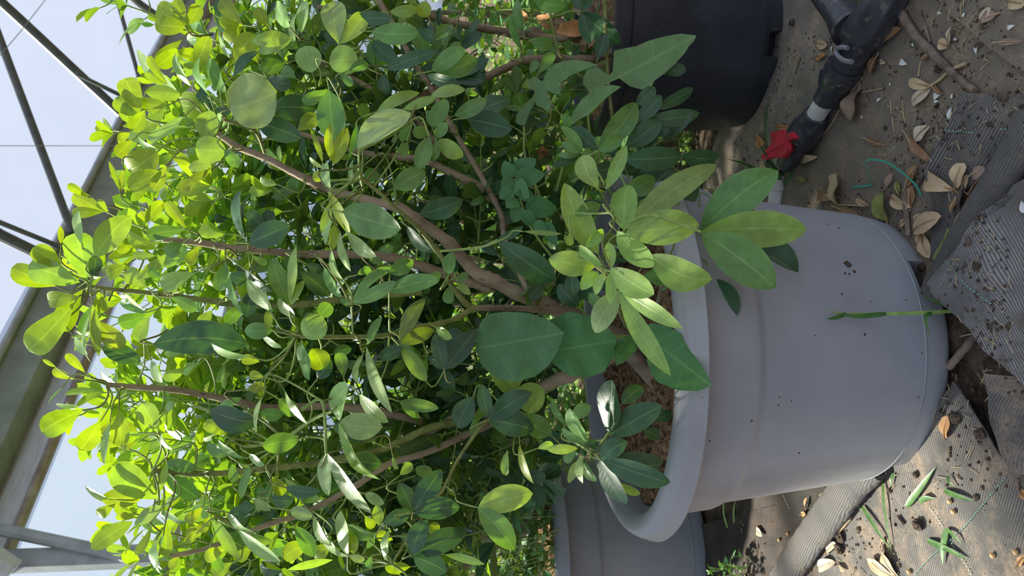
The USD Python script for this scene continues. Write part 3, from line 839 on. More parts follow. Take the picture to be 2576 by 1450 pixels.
def seg(name, s0, s1, r, m="pipe", label=None, flare=None, sides=28, smooth=40, ribs=0):
    n = 12
    ss = np.linspace(s0, s1, n)
    rad = np.full(n, r) if flare is None else np.interp(np.linspace(0, 1, n), np.linspace(0, 1, len(flare)), np.array(flare) * r)
    v, f = tube([A_ + ax * (s * Lp) for s in ss], rad, sides)
    if ribs:
        k = np.arange(len(v) - 2) % sides
        c = np.repeat(np.array([A_ + ax * (s * Lp) for s in ss]), sides, 0)
        along = np.repeat(np.linspace(0, 1, n), sides)
        on = (k % 7 < 1) & (along > .35) & (along < .95)
        v[:-2] = np.where(on[:, None], c + (v[:-2] - c) * 1.10, v[:-2])
    return obj(name, (v, f), M[m], pipe, smooth=smooth, label=label)


seg("tee_body", -0.10, 0.15, 0.0250)
seg("union_nut", -0.44, -0.05, 0.0345, flare=[0.80, 0.82, 0.93, 0.95, 1.0, 1.0], ribs=1, smooth=30)
v0 = A_ + ax * (-0.4 * Lp)
seg("supply_pipe", -1.3, -0.40, 0.0285)
seg("sealing_ring", 0.150, 0.180, 0.0275)
seg("tee_neck", 0.11, 0.22, 0.0215)
seg("union_nut", 0.20, 0.385, 0.0325, flare=[1.0, 1.0, 0.96, 0.93, 0.80, 0.78], ribs=1, smooth=30)
seg("reducer", 0.38, 0.50, 0.0220, flare=[1.0, 1.0, 0.96])
seg("sleeve", 0.49, 0.64, 0.0172, "white", "off-white plastic sleeve", flare=[1, 1])
seg("union_nut", 0.63, 0.865, 0.0300, flare=[0.78, 0.80, 0.95, 0.97, 1.0, 1.0], ribs=1, smooth=30)
seg("sealing_ring", 0.880, 0.905, 0.0265)
seg("valve_body", 0.90, 1.16, 0.0205, flare=[0.9, 1.05, 1.1, 1.05, 0.9])
# side branch of the tee, towards the upper edge of the picture
B0, B1 = A_ + ax * 0.0, on_axis(2050, -55, zp + 0.004)
bd_ = unit(B1 - B0)
for nm, s0, s1, r, fl in (("tee_branch", 0.0, 0.040, 0.0225, [1, 1]), ("sealing_ring", 0.036, 0.043, 0.0325, [1, 1]), ("union_nut", 0.042, 0.082, 0.0305, [1, 1, 0.95, 0.85]), ("side_pipe", 0.078, 0.26, 0.0255, [1, 1])):
    rr_ = np.interp(np.linspace(0, 1, 8), np.linspace(0, 1, len(fl)), np.array(fl) * r)
    obj(nm, tube([B0 + bd_ * s for s in np.linspace(s0, s1, 8)], rr_, 28), M["pipe"], pipe, smooth=40)
# red butterfly handle on the valve: two wings with a raised grip
hz = 0.050
hp = [tuple(Gd(px, py, hz)[:2]) for px, py in J((108, 1135), (165, 1062), (172, 972), (245, 953), (262, 988), (330, 972), (337, 1008), (296, 1024), (300, 1092), (270, 1132), (232, 1154), (205, 1150), (180, 1136), (132, 1164), (104, 1152))]
hpoly = Polygon(hp).buffer(0.0025).buffer(-0.001)
tv, tf = trimesh.creation.triangulate_polygon(hpoly.segmentize(0.004), engine="earcut")
hc = np.array(hpoly.centroid.coords[0])
hm = trimesh.creation.extrude_polygon(hpoly.segmentize(0.005), 0.011, engine="earcut")
hv_ = np.array(hm.vertices)
rad_ = np.linalg.norm(hv_[:, :2] - hc, axis=1)
hv_[:, 2] += hz - 0.006 + 0.012 * np.clip(rad_ / 0.04, 0, 1) ** 2
hd = obj("valve_handle", (hv_, np.array(hm.faces)), M["red"], pipe, smooth=30, label="red plastic valve handle")
gr = [np.append(np.array(hpoly.exterior.interpolate(q, normalized=True).coords[0]), hz + 0.014) for q in (0.02, 0.5)]
obj("grip_rib", tube([gr[0] * .8 + np.append(hc, hz + .01) * .2, np.append(hc, hz + 0.0085), gr[1] * .8 + np.append(hc, hz + .01) * .2], [0.003, 0.0055, 0.003], 8), M["red"], hd)
# grey hook clipped round the tee
hk = [Gd(2143, 156, 0.062), Gd(2122, 152, 0.064), Gd(2106, 138, 0.064), Gd(2106, 124, 0.062), Gd(2118, 119, 0.064), Gd(2134, 121, 0.060)]
obj("clip", tube(spline(hk, 5), 0.0042, 10), M["steel_grey"], pipe, label="grey hooked wire clip")

# white pipe end lying between the valve and the front pot
wa, wb_ = Gd(1944, 560, 0.016), Gd(1957, 443, 0.016)
wp = thing("white_pipe", "short white plastic pipe end lying between the valve and the front pot", "pipe", (*wa[:2], 0))
obj("tube", tube([wa, (wa + wb_) / 2, wb_], 0.0145, 24), M["white"], wp, smooth=40)
obj("collar", tube([wa * .30 + wb_ * .70, wa * .22 + wb_ * .78], 0.0165, 24), M["white"], wp, smooth=40)

# ------------------------------------------------------------------ the bush: leaves set out from the photograph, each at its own distance
CROPS = {"A": (0, 0, .33385), "B": (0, 480, .33385), "C": (0, 966, .33385), "D": (600, 0, .33106), "E": (600, 480, .33106), "F": (600, 960, .33797), "G": (1250, 0, .33106), "H": (1250, 480, .33106), "I": (1250, 960, .33797), "Z": (0, 0, 1.0)}
DEPTH = np.array([(100, 700, 1.00), (300, 300, 1.08), (450, 80, 1.14), (300, 1200, 1.00), (700, 100, 1.06), (650, 700, .93), (800, 1100, .92), (900, 350, .96), (950, 600, .89), (1200, 1300, .95), (1250, 700, .97), (1550, 650, .80), (1600, 1150, .88), (1480, 60, 1.28), (1650, 330, 1.0), (1500, 380, .96), (250, 950, 1.0), (500, 1350, .98)])


def depth_at(px, py):
    d2 = ((DEPTH[:, 0] - px) ** 2 + (DEPTH[:, 1] - py) ** 2) + 900
    w = 1 / d2 ** 1.5
    return float((DEPTH[:, 2] * w).sum() / w.sum())


# per leaf: base x,y  tip x,y  width  tone  [shape+style]  [depth offset]; in the frame of the crop it was read from
LEAVES = {
"A": """1395 195 1185 45 170 3 rf|1390 205 1160 185 130 3 rf|1415 190 1500 40 110 3|1400 170 1310 0 100 3|1200 165 1115 110 80 3|1160 185 1055 165 40 1 eu|1330 680 1020 375 110 p eu|1270 640 1110 410 60 3|1240 650 1100 545 70 3|1370 720 1095 690 110 2 ef|1260 795 1015 765 95 3 ef|1060 870 930 580 150 3|1040 890 865 740 110 3|1060 890 900 800 110 3|1090 830 990 990 120 3|1250 800 975 1065 110 2|1390 880 1130 1070 150 p ou|1440 650 1310 410 80 p eu|1370 300 1170 470 80 3|1340 360 1180 500 110 3|1480 590 1560 270 110 3|1580 720 1490 430 110 1 eu|1700 700 1570 440 150 1 eu|1560 770 1350 790 190 3 rf|1590 835 1560 1045 150 2 rf|1610 850 1480 700 60 0|1620 830 1740 830 90 0|1185 1145 945 1290 200 3 rf|1190 1130 1025 1040 50 p eu|1260 1130 1420 1240 80 3|1180 1240 1290 1170 80 1|1700 1130 1470 1120 220 2 rf|1690 1130 1800 1260 90 1|1590 1240 1420 1270 110 p eu|1600 1270 1430 1360 60 3|1250 1250 1150 1440 90 3|1200 1300 970 1420 150 3 rf|930 1280 915 1440 40 3 lf|900 1430 820 1215 35 3 lf|660 1480 510 1390 60 3|1000 1060 880 1180 90 3|980 1000 890 1060 80 3|1640 200 1700 440 60 p lu|1760 480 1920 260 150 3|1760 570 1929 380 70 0 lu|1830 190 1650 0 110 3|1830 195 1650 150 100 3 rf|1830 200 1690 300 90 3|1720 840 1860 600 90 1 eu .04|1500 1350 1380 1440 80 3 of .03|1100 1150 1000 1240 70 3 of .05""",
"B": """650 690 560 310 200 2 of|600 690 380 620 140 2|580 680 200 560 190 2|420 720 75 590 150 3|470 580 245 430 140 3|720 500 980 190 180 2 ef -.03|620 750 460 1060 150 3|560 850 215 1210 200 3|600 800 330 830 120 3|740 760 780 920 110 3|740 980 930 1180 130 3|700 880 660 1350 60 p lu|700 860 745 1250 70 2 lf|690 870 610 1080 60 1|560 1100 650 1240 60 p eu|700 640 720 490 90 0 rf -.03|620 400 590 150 90 p eu|460 400 455 265 40 3 lf|800 160 540 20 110 3|780 160 540 170 80 3|820 170 740 70 60 3|1200 440 960 330 90 3|1180 490 1000 480 60 2|1250 480 1030 670 80 2 lf|1400 290 1100 340 110 1 ou|1370 400 1240 480 110 1 rf|1400 280 1250 80 80 3|1110 730 950 590 120 2|1220 660 1120 590 110 1|1470 620 1200 740 130 2|1100 920 890 840 50 1 eu|1100 930 890 1000 120 1|1130 940 1040 1140 100 2|1160 1160 1860 1150 240 0 ef|1230 1130 1390 1200 60 p lu -.02|1880 1250 1580 1180 80 p lu -.02|1140 1280 1200 1450 100 p eu|1700 540 1770 940 70 1 lu|1700 540 1650 760 100 1|1865 390 1790 0 170 0 eu|1090 250 1230 80 80 3|1110 250 1050 160 80 3|640 1370 495 1230 60 3|560 1420 390 1350 60 3|420 1330 320 1270 30 3 lf|770 1180 1060 1290 130 0 ef|1300 800 1480 900 90 1 of .04|1600 900 1500 1000 100 2 of .05|1850 850 1700 1000 90 1 of .05|1720 640 1900 700 110 0 ef .05|1500 420 1420 560 80 3 of .06|1000 420 880 450 70 3 of .06|950 560 800 640 100 3 of .08|1400 1330 1230 1420 80 2 of .04""",
"C": """470 30 360 150 50 1 eu|620 200 310 370 190 3|600 170 420 150 55 p eu|760 280 600 500 160 3|830 290 780 610 70 p lu|830 280 780 390 60 3|900 200 900 470 120 3|1040 370 915 300 60 3|1040 400 915 430 60 3|1040 440 915 500 45 3|1190 360 1070 150 150 2|1300 500 1200 370 80 p eu|1260 590 1220 790 50 2 ef|1060 830 830 610 60 3 lf|1200 870 850 620 200 2 of .02|1080 850 760 860 140 3 ef|850 900 640 780 60 p eu|860 910 730 1000 120 3|1020 1010 870 1000 60 3|1000 970 860 930 60 3|1000 1040 680 1250 130 3 ef|1230 920 1010 1060 100 p lu|1110 1080 930 1280 60 p lu|1140 1080 1020 1290 60 3|1230 1140 1130 1400 80 p lu|1260 1060 1250 1300 100 3|1220 940 1420 1060 150 1 eu .02|1530 930 1400 1050 80 3|1590 1000 1500 1120 90 3|1590 1010 1780 1340 80 2 lf|1720 970 1890 1140 80 p lu|1930 920 1700 1000 90 0 ef .02|1630 1060 1850 1240 130 0 ef .02|1580 1240 1670 1420 70 1|1200 1300 1200 1440 60 p eu|1580 200 1925 310 200 0 eu -.02|1640 180 1800 110 70 1 eu|1700 390 1530 290 90 3|1720 540 1560 450 110 1 eu|1860 560 1640 420 80 1 eu|1490 640 1250 600 100 1 eu .03|1250 200 1300 140 60 p ru|1250 700 1500 870 120 0 ef .04|1750 600 1770 750 70 1|1880 620 1810 860 90 1 eu|1700 1240 1540 1330 130 3|1480 1130 1400 1200 90 3|1560 1080 1400 1150 100 3 of .04|1350 1300 1280 1400 90 3 of .03|1750 1350 1600 1440 110 3 of .03|1900 1230 1780 1330 110 3 of .04|900 470 760 420 80 3 of .04""",
"D": """760 330 720 0 230 p of|770 335 960 100 130 2 of -.02|390 210 280 10 170 p eu|430 310 445 85 150 p eu|470 250 510 0 120 p eu|400 290 110 320 120 p eu|400 300 150 400 110 p eu|880 150 1170 140 110 0 eu|1150 90 1370 60 90 2 eu|1440 130 1380 20 110 3 rf|1010 240 1365 245 150 1 ef|1350 220 1500 310 80 0|560 550 500 350 190 p rf -.02|690 480 910 450 200 p rf -.03|830 540 985 470 80 1|440 600 330 520 110 1|220 590 400 640 110 0|760 550 870 650 60 1|690 690 740 1080 200 1 ef|680 680 490 770 90 1|250 820 590 830 200 0 ef .02|140 930 480 1050 170 0 ef|905 1130 1300 840 240 p eu -.06|1050 850 1370 690 90 2 eu|1250 830 1500 740 75 2 eu -.02|1460 730 1725 680 90 p eu -.03|1470 970 1590 760 120 1 ef -.02|1450 1040 1360 1290 120 1 ef -.02|1510 1070 1490 1220 70 1 ef -.02|1520 1060 1700 1200 140 2 ef -.03|1510 1050 1580 930 80 1 ef -.02|1440 1010 1320 1000 90 1 rf -.01|1460 960 1440 830 50 1 ef|1090 570 1130 710 150 0 ef .03|1120 530 1510 390 110 0 eu .02|1200 480 1020 320 130 0 ef .03|1470 540 1710 360 130 1 eu|1500 550 1820 450 150 1 ef .02|1430 570 1690 640 100 0 eu .02|1640 880 1890 750 110 1 ef|1740 900 2054 740 140 0 ef .02|1740 910 2080 985 180 0 ef .02|640 1240 545 990 40 3 lf -.03|705 1220 700 930 60 3 lf -.03|720 1250 830 970 100 3 ef -.03|840 1200 900 950 60 1 lf -.02|640 1280 535 1200 50 2 eu -.03|650 1360 565 1320 80 3 rf -.03|700 1430 670 1230 90 p ru -.04|450 990 610 890 150 3 of .05|1180 1430 1420 1300 170 1 ef .02|930 1400 1050 1290 120 1 of .03|290 1400 165 1350 90 p ru|870 1430 850 1200 60 p lu -.03|150 480 20 260 130 3 of .03|230 200 130 60 120 3 of .03|350 480 150 520 120 1 ef .02|960 1250 840 1320 100 1 of .04|1600 180 1500 260 120 1 of .08|1290 950 1240 1080 80 1 ef|1280 1080 1250 1190 70 1 ef""",
"E": """790 160 1240 290 260 1 eu -.06|680 0 840 330 90 3 lu -.03|690 100 640 330 75 2 ef -.02|710 200 640 410 60 p lu -.02|740 240 720 450 70 3 lf -.02|770 310 850 620 120 p eu -.03|820 320 1020 510 100 p eu -.03|710 450 780 680 80 p lu -.02|790 200 840 330 50 3 lf -.02|80 400 395 265 190 0 eu|70 390 50 20 120 0 eu|1380 180 1700 80 150 0 ef .03|1150 630 1330 530 150 1 ef|1280 270 1480 470 110 0 eu .02|1070 460 1175 430 90 1|1600 640 1620 470 100 1 ef -.02|870 840 1230 540 95 1 eu -.02|870 850 1200 690 110 1 eu -.03|860 855 770 830 70 1 eu|860 850 870 740 30 p lu|1145 765 1530 680 140 1 eu -.03|650 580 785 810 80 1 eu|385 860 250 510 130 1 ef -.04|395 850 440 420 90 2 eu -.05|395 870 500 680 60 2 ef -.05|240 910 45 680 120 p eu -.06|265 920 200 760 50 p eu -.05|430 970 300 820 120 p eu -.04|500 1110 640 960 190 2 rf -.04|260 1060 40 1070 150 1 ef -.03|230 1060 220 910 60 3 ef -.04|480 1130 540 1440 170 1 eu -.03|560 1200 640 1360 150 3 rf .01|950 1240 880 1450 90 p eu|1250 1190 1060 1270 110 0 eu|1240 1200 1430 1450 110 v ef|1230 1160 1490 1060 110 v ef|1230 1140 1410 820 110 v ef|980 1170 1090 960 70 1 eu|1560 1350 1490 1090 110 0 ef|1570 1360 1810 1050 140 0 ef|1500 1040 1620 1120 90 2 eu -.02|800 1420 760 1230 90 1|1660 690 1750 630 70 1 ef -.02|1665 700 1760 790 60 2 ef -.02|160 1300 20 1280 100 3|200 1420 80 1400 110 3|1430 650 1540 640 70 1|1610 720 1590 860 90 1|100 500 220 560 50 1|520 560 640 600 90 0 ef .03|480 620 700 800 130 0 ef .04|50 600 260 770 160 0 eu .03|90 760 60 960 160 0 ef .04|1100 560 1000 500 60 1|900 640 1010 600 80 1|620 960 700 860 110 1 rf .01|180 1100 320 1200 90 1 eu|600 1430 700 1280 110 0 ef .04|720 1240 860 1200 160 0 ef .04""",
"F": """745 290 800 0 190 p eu -.02|755 305 1070 340 220 p ef -.03|750 310 1000 770 110 2 lu -.03|650 540 670 850 110 p eu -.03|660 540 985 1000 140 p lu -.04|940 840 1085 910 80 p eu -.02|820 600 1060 620 200 0 ef .02|1200 150 1490 200 90 1 ef|1200 150 1350 275 60 1 ef|190 100 130 370 80 p lu -.03|340 60 520 320 80 2 lu -.02|450 430 175 480 140 1 ef -.02|900 100 1110 310 100 p eu|1300 970 1195 750 120 0 ef|1310 960 1510 660 150 0 ef|1310 980 1650 930 150 0 ef -.02|1290 1290 1400 1030 140 0 ef|1300 1300 1695 1120 160 0 ef -.02|1300 1310 1550 1420 150 0 ef|1865 280 1810 20 100 0 ef|810 1290 770 960 110 p eu -.02|800 1060 1020 1160 150 1 eu|860 1290 830 1130 90 3|830 1300 940 1330 120 p eu|990 1300 960 1390 90 1|380 960 550 1010 140 p eu|350 790 600 820 90 0 eu|370 800 610 880 80 1 eu|240 870 410 890 110 0 ef .02|1080 1060 1280 970 110 0 ef|1050 1070 1030 920 80 2 ef|560 1000 670 1240 80 2 lu|600 1080 830 1340 90 p lu|0 1110 310 1350 110 p lu|60 1150 250 1210 70 p lu|540 1200 330 1310 150 3 of .03|420 1080 560 1310 110 1 ef|700 1200 560 1320 150 3 of .02|1090 1330 1100 1120 60 p lu|1420 1130 1490 1060 80 3 rf .02|1540 1290 1830 1365 60 2 lu|700 1330 370 1400 60 2 lu|80 540 190 630 60 p eu|250 710 330 850 90 3|340 720 460 840 50 2|1150 560 1180 660 35 2|300 130 450 250 120 1 ef .02|160 230 330 250 140 1 ef .03|60 60 190 30 90 3|1000 450 700 330 120 0 ef .04|1200 700 1290 610 90 2 of .03|1450 720 1320 640 130 1 ef .06|940 1000 1010 1090 110 3 of .03|1150 1180 1030 1130 100 3 of .03|1280 1380 1150 1400 120 3 of .05|1200 1440 1100 1360 110 3 of .06|950 1250 1000 1160 90 1 of .05|100 870 240 960 90 p eu|0 980 90 900 100 0""",
"G": """280 0 520 50 120 1 eu|200 240 150 0 90 1 eu|180 370 110 100 70 1 eu|640 90 710 330 110 0 ef|650 90 940 330 150 0 ef|770 440 820 250 100 0 ef|640 80 590 -20 70 0|640 85 720 -10 70 0|770 1140 1060 780 170 1 ef|770 1150 960 1030 100 1 ef -.02|760 1140 570 960 120 0 ef|1060 930 1250 715 110 0 ef|1060 800 1200 660 130 0 ef .02|1200 830 1495 665 90 0 ef .02|1130 910 1540 860 130 0 eu|1260 1060 1490 850 110 0 eu .02|980 1120 1250 920 150 0 ef -.01|1170 1030 1325 960 90 0 eu|960 1210 1415 1190 180 0 eu -.02|1410 1180 1690 1200 150 0 eu|650 1150 490 960 75 1 ef|640 1160 490 1080 60 1 ef|640 1170 460 1180 50 1 ef|650 1180 720 1130 70 1 ef|620 1180 420 1260 70 0 ef|630 1160 600 1040 60 1|700 1300 950 1260 120 0 ef .03|770 1430 640 1190 200 2 of -.08|830 1440 985 1100 100 2 lf -.09|1280 560 1440 520 130 0 ef .1|1100 1300 1230 1330 120 0 ef .03|480 870 560 960 100 1|250 300 420 340 100 1 of .1|200 560 240 670 80 2 of .05|250 560 310 460 80 1|320 560 430 400 80 1""",
"H": """740 580 395 520 180 2 ef|870 590 840 385 80 2 ef -.01|800 570 620 415 70 2 ef|865 590 1195 790 220 2 eu -.04|770 620 640 750 100 2 ef -.01|820 620 750 790 70 2 ef -.02|860 620 860 855 80 2 ef -.02|930 760 740 1080 170 p ef|940 760 1415 1050 130 2 lu -.02|930 770 1320 1415 140 2 lf -.03|970 300 990 -60 190 2 ef|985 290 1676 -226 200 2 eu -.01|980 320 1540 235 250 2 ef -.02|915 310 1180 590 190 2 eu|1080 230 1420 100 190 1 ef .05|770 480 510 -60 190 2 ef .01|560 320 560 420 80 3|790 105 600 190 90 1 ef|670 430 810 290 80 2 ef|1170 490 1620 700 250 2 eu -.01|1550 310 2136 -166 280 1 ef -.01|1556 311 2356 296 260 2 ef -.02|1558 326 2120 740 290 1 ef -.03|1640 670 1800 990 230 0 ef .04|1560 290 1920 120 120 0 ef .05|10 385 450 690 200 0 ef -.03|5 370 200 270 60 0 ef|200 310 495 330 40 v lu -.02|1120 640 1350 660 130 1 ef .06|1260 760 1300 690 80 1 ef .08|1000 870 1080 930 90 1 ef .08|560 620 590 800 110 0 ef .06|620 880 460 720 120 0 ef .08|350 700 250 830 120 0 ef .08|800 880 700 780 110 1 ef .08|1230 60 1320 20 120 0 ef .06""",
"Z": """1600 500 1692 420 60 0 ef .03|1635 525 1705 470 56 1 ef .03|1570 480 1650 448 50 1 ef .03|1590 470 1660 395 48 0 ef .05|1600 440 1540 380 40 0 ef .06|1640 480 1720 440 46 0 ef .06|1600 400 1660 350 44 0 ef .06|1560 420 1490 440 40 0 ef .06|1680 520 1760 470 44 0 ef .07|1650 500 1600 540 44 1 ef .06|1690 420 1640 380 40 0 ef .08|1610 520 1560 470 42 0 ef .07|577 275 697 232 135 p ru -.09|922 874 987 1040 34 p lu -.03|1203 1278 1340 1240 62 2 ef -.03|1203 1280 1295 1385 57 1 ef -.03|1232 1054 1331 985 52 0 ef|1232 1058 1345 1080 60 0 ef -.01|1868 618 2010 690 115 0 ef .03|1880 640 2095 664 85 0 ef .05|1790 500 1900 560 70 0 ef .05|1215 900 1300 985 60 2 of .08|1370 985 1300 1010 80 2 rf .05|1190 1000 1150 1080 60 0 ef .05""",
"I": """830 380 860 -10 180 0 eu|840 400 1230 180 200 0 eu -.01|930 170 1090 40 110 0 ef .02|1170 280 1300 230 90 0 ef .02|1090 350 1210 420 90 0 ef .02|660 450 540 200 130 1 eu|650 460 480 370 70 1 eu|600 500 370 505 70 2 ef|590 520 500 600 60 1|640 560 540 760 90 p eu|630 550 620 760 70 p lu|640 590 735 750 90 1 eu|770 580 960 440 150 0 eu -.02|880 560 1245 640 190 0 eu -.02|790 590 1290 760 170 0 eu -.03|770 590 945 930 160 0 eu -.02|900 760 1070 840 60 2 lf|510 320 410 130 60 1 eu|560 280 700 180 150 1 ef .03|0 310 290 330 150 1 ef|400 400 200 250 170 1 ef .05|170 470 260 770 70 3 eu|80 510 60 700 60 2|300 500 420 470 60 2|660 460 760 490 80 0 ef""",
}

bag_main, bag_side = LeafBag(), LeafBag()
rng = np.random.default_rng(7)
HUBS = []
UPV = np.array([0, 0, 1.0])


def set_leaf(bag, B, Tp, wpx, tn, shape, style, hero=True, seed=0, spread=0.12):
    a = unit(Tp - B)
    mid = (B + Tp) / 2
    c = unit(CAM - mid)
    n0 = unit(c - a * (c @ a))
    if style == "u":
        n = unit(n0 * rng.uniform(0.55, 0.8) + UPV * rng.uniform(0.5, 0.8) + SUN * 0.25)
    elif style == "b":
        n = -n0
    else:
        n = unit(n0 + UPV * rng.uniform(0.0, 0.35) + np.array([rng.uniform(-.3, .3), 0, 0]))
    n = unit(n - a * (n @ a))
    dep = (mid - CAM) @ FWD
    w = wpx * dep / F / max(abs(n @ n0), 0.72)
    L = np.linalg.norm(Tp - B)
    w = min(w * (1.0 if style == "u" else 1.08), L * (1.0 if shape in "rw" else .62))
    sd = int(rng.integers(1 << 30))
    v, f, uv = leaf_mesh(B, Tp, w, n, shape, arch=rng.uniform(-0.01, 0.10), fold=rng.uniform(0.06, 0.32), wave=rng.uniform(0.0, 0.05), side=rng.uniform(-0.06, 0.06),
                         nl=10 if hero else 5, nw=4 if hero else 2, seed=sd, curl=rng.choice([0, 0.04, 0.10, 0.22]), notch=0.05 if (shape in "or" and rng.random() < 0.25) else 0)
    bag.add(v, f, uv, tone(tn, rng, spread), hero)


for crop, txt in LEAVES.items():
    ox, oy, sc = CROPS[crop]
    for rec in txt.replace("\n", "|").split("|"):
        p = rec.split()
        if not p:
            continue
        bx, by, tx, ty, w = [float(x) * sc for x in p[:5]]
        bx, tx, by, ty = bx + ox, tx + ox, by + oy, ty + oy
        tn = p[5]
        ss = p[6] if len(p) > 6 else "of"
        off = float(p[7]) if len(p) > 7 else 0.0
        y = depth_at((bx + tx) / 2, (by + ty) / 2) + off + rng.uniform(-0.015, 0.015)
        Lm = math.hypot(tx - bx, ty - by) * y / F
        dy = Lm * (rng.uniform(-0.55, 0.2) if ss[1] == "u" else rng.uniform(-0.35, 0.25))
        B, Tp = U(bx, by, y), U(tx, ty, y + dy)
        side = bx > 900 and by < 150
        set_leaf(bag_side if side else bag_main, B, Tp, w, tn, ss[0], ss[1])
        HUBS.append((B, Tp, side))

# ------------------------------------------------------------------ stems traced where they are seen
STEMS = [  # (points, width at start, at end, depth at start, at end, material, side plant)
    ([(1452, 800), (1380, 770), (1300, 738), (1245, 708), (1196, 685), (1130, 612), (1060, 560), (997, 516)], 44, 25, 1.10, 1.05, "bark", 0),
    ([(1229, 725), (1163, 705), (1044, 665), (964, 645), (850, 640), (749, 639), (600, 626), (500, 612), (410, 603)], 26, 15, 1.09, 1.02, "bark", 0),
    ([(1192, 775), (1169, 761), (1130, 708), (1116, 659), (1080, 606), (1040, 562), (990, 520), (957, 487), (910, 450)], 16, 10, 0.99, 0.95, "green_bark", 0),
    ([(1365, 782), (1333, 778), (1260, 775), (1192, 775)], 17, 15, 1.06, 0.99, "bark", 0),
    ([(1192, 775), (1130, 808), (1045, 825), (960, 845), (840, 848), (745, 846)], 15, 10, 0.99, 0.93, "green_bark", 0),
    ([(1350, 780), (1306, 685), (1270, 602), (1262, 546), (1229, 477), (1179, 390), (1130, 308), (1080, 215), (1040, 156), (997, 73), (957, 7), (930, -40)], 15, 13, 1.07, 1.10, "bark", 0),
    ([(1010, 525), (900, 497), (830, 480), (775, 453), (720, 425), (666, 397), (600, 371), (548, 337)], 22, 16, 1.06, 1.08, "bark", 0),
    ([(1240, 500), (1212, 473), (1143, 440), (1077, 407), (1030, 397), (908, 384), (800, 350), (700, 320)], 24, 13, 1.12, 1.16, "bark", 0),
    ([(1130, 400), (1030, 285), (957, 238), (865, 185), (780, 140), (700, 100)], 16, 11, 1.16, 1.2, "bark", 0),
    ([(1568, 60), (1490, 75), (1400, 98), (1280, 82), (1163, 62), (1080, 42), (950, 30), (800, 20)], 24, 15, 1.50, 1.28, "bark", 1),
    ([(1570, 120), (1480, 150), (1400, 147), (1316, 154), (1280, 168), (1220, 195), (1169, 214), (1097, 226), (1020, 260)], 22, 20, 1.48, 1.20, "bark", 1),
    ([(1470, 200), (1425, 159), (1402, 120), (1382, 25), (1375, -30)], 8, 7, 1.30, 1.26, "green_bark", 1),
    ([(1545, 340), (1535, 250), (1528, 172), (1524, 90), (1521, -10)], 9, 8, 1.30, 1.28, "green_bark", 1),
    ([(1060, 735), (931, 745), (832, 758), (740, 768), (617, 768), (520, 756), (434, 745), (350, 735), (285, 729), (225, 722)], 20, 10, 1.10, 1.01, "green_bark", 0),
    ([(1060, 1060), (940, 1035), (830, 1022), (691, 1027), (600, 1012), (454, 983), (360, 976), (268, 969)], 22, 14, 1.15, 1.03, "bark", 0),
    ([(1160, 1060), (1073, 1080), (970, 1128), (837, 1160), (762, 1170), (644, 1182), (534, 1193), (450, 1190), (384, 1185)], 20, 14, 1.12, 1.02, "green_bark", 0),
    ([(1570, 880), (1480, 925), (1400, 958), (1320, 1005), (1242, 1052)], 38, 30, 1.10, 1.12, "bark", 0),
    ([(1242, 1060), (1160, 1100), (1073, 1139), (972, 1170), (904, 1217), (782, 1284), (700, 1312), (634, 1335), (520, 1380), (430, 1400)], 20, 11, 1.12, 1.02, "bark", 0),
    ([(1230, 1045), (1158, 1045), (1090, 1082), (1020, 1108), (955, 1134), (880, 1150)], 18, 12, 1.13, 1.1, "bark", 0),
    ([(1300, 1020), (1225, 1058), (1175, 1122), (1141, 1176), (1120, 1224), (1088, 1268), (1030, 1350), (985, 1420)], 10, 7, 1.0, 0.96, "green_bark", 0),
    ([(1648, 800), (1652, 770), (1662, 735), (1660, 690), (1610, 640), (1580, 590)], 13, 8, 0.98, 0.84, "bark", 0),
    ([(1600, 860), (1560, 790), (1530, 720), (1520, 680)], 12, 7, 1.0, 0.82, "green_bark", 0),
    ([(1600, 1010), (1560, 1050), (1530, 1095), (1505, 1140), (1470, 1130)], 9, 6, 0.98, 0.88, "green_bark", 0),
    ([(1580, 560), (1640, 540), (1700, 560), (1763, 583)], 8, 7, 0.83, 0.80, "stalk", 0),
    ([(1560, 560), (1530, 530), (1517, 515)], 8, 7, 0.83, 0.81, "stalk", 0),
    ([(1108, 632), (1160, 628), (1210, 622), (1252, 608)], 7, 5, 0.95, 0.92, "stalk", 0),
    ([(887, 838), (886, 800), (884, 770)], 6, 5, 0.92, 0.9, "stalk", 0),
    ([(980, 832), (979, 790), (979, 735)], 6, 5, 0.93, 0.9, "stalk", 0),
    ([(915, 480), (904, 430), (903, 378)], 8, 6, 0.93, 0.89, "stalk", 0),
    ([(560, 300), (640, 330), (666, 385)], 10, 9, 1.0, 1.05, "green_bark", 0),
    ([(760, 1030), (810, 1010), (820, 1130), (822, 1142)], 9, 6, 0.9, 0.89, "stalk", 0),
    ([(700, 1120), (780, 1060), (835, 1035)], 10, 8, 0.95, 0.9, "stalk", 0),
]
shrub = thing("shrub", "glossy bush with leaves in threes growing from the large front pot", "bush", (PX, PY, 0.38))
shrub2 = thing("shrub", "bush growing from the black nursery pot, its bare brown branches reaching across", "bush", (BX, BY, 0.36))
STEM_PTS = []
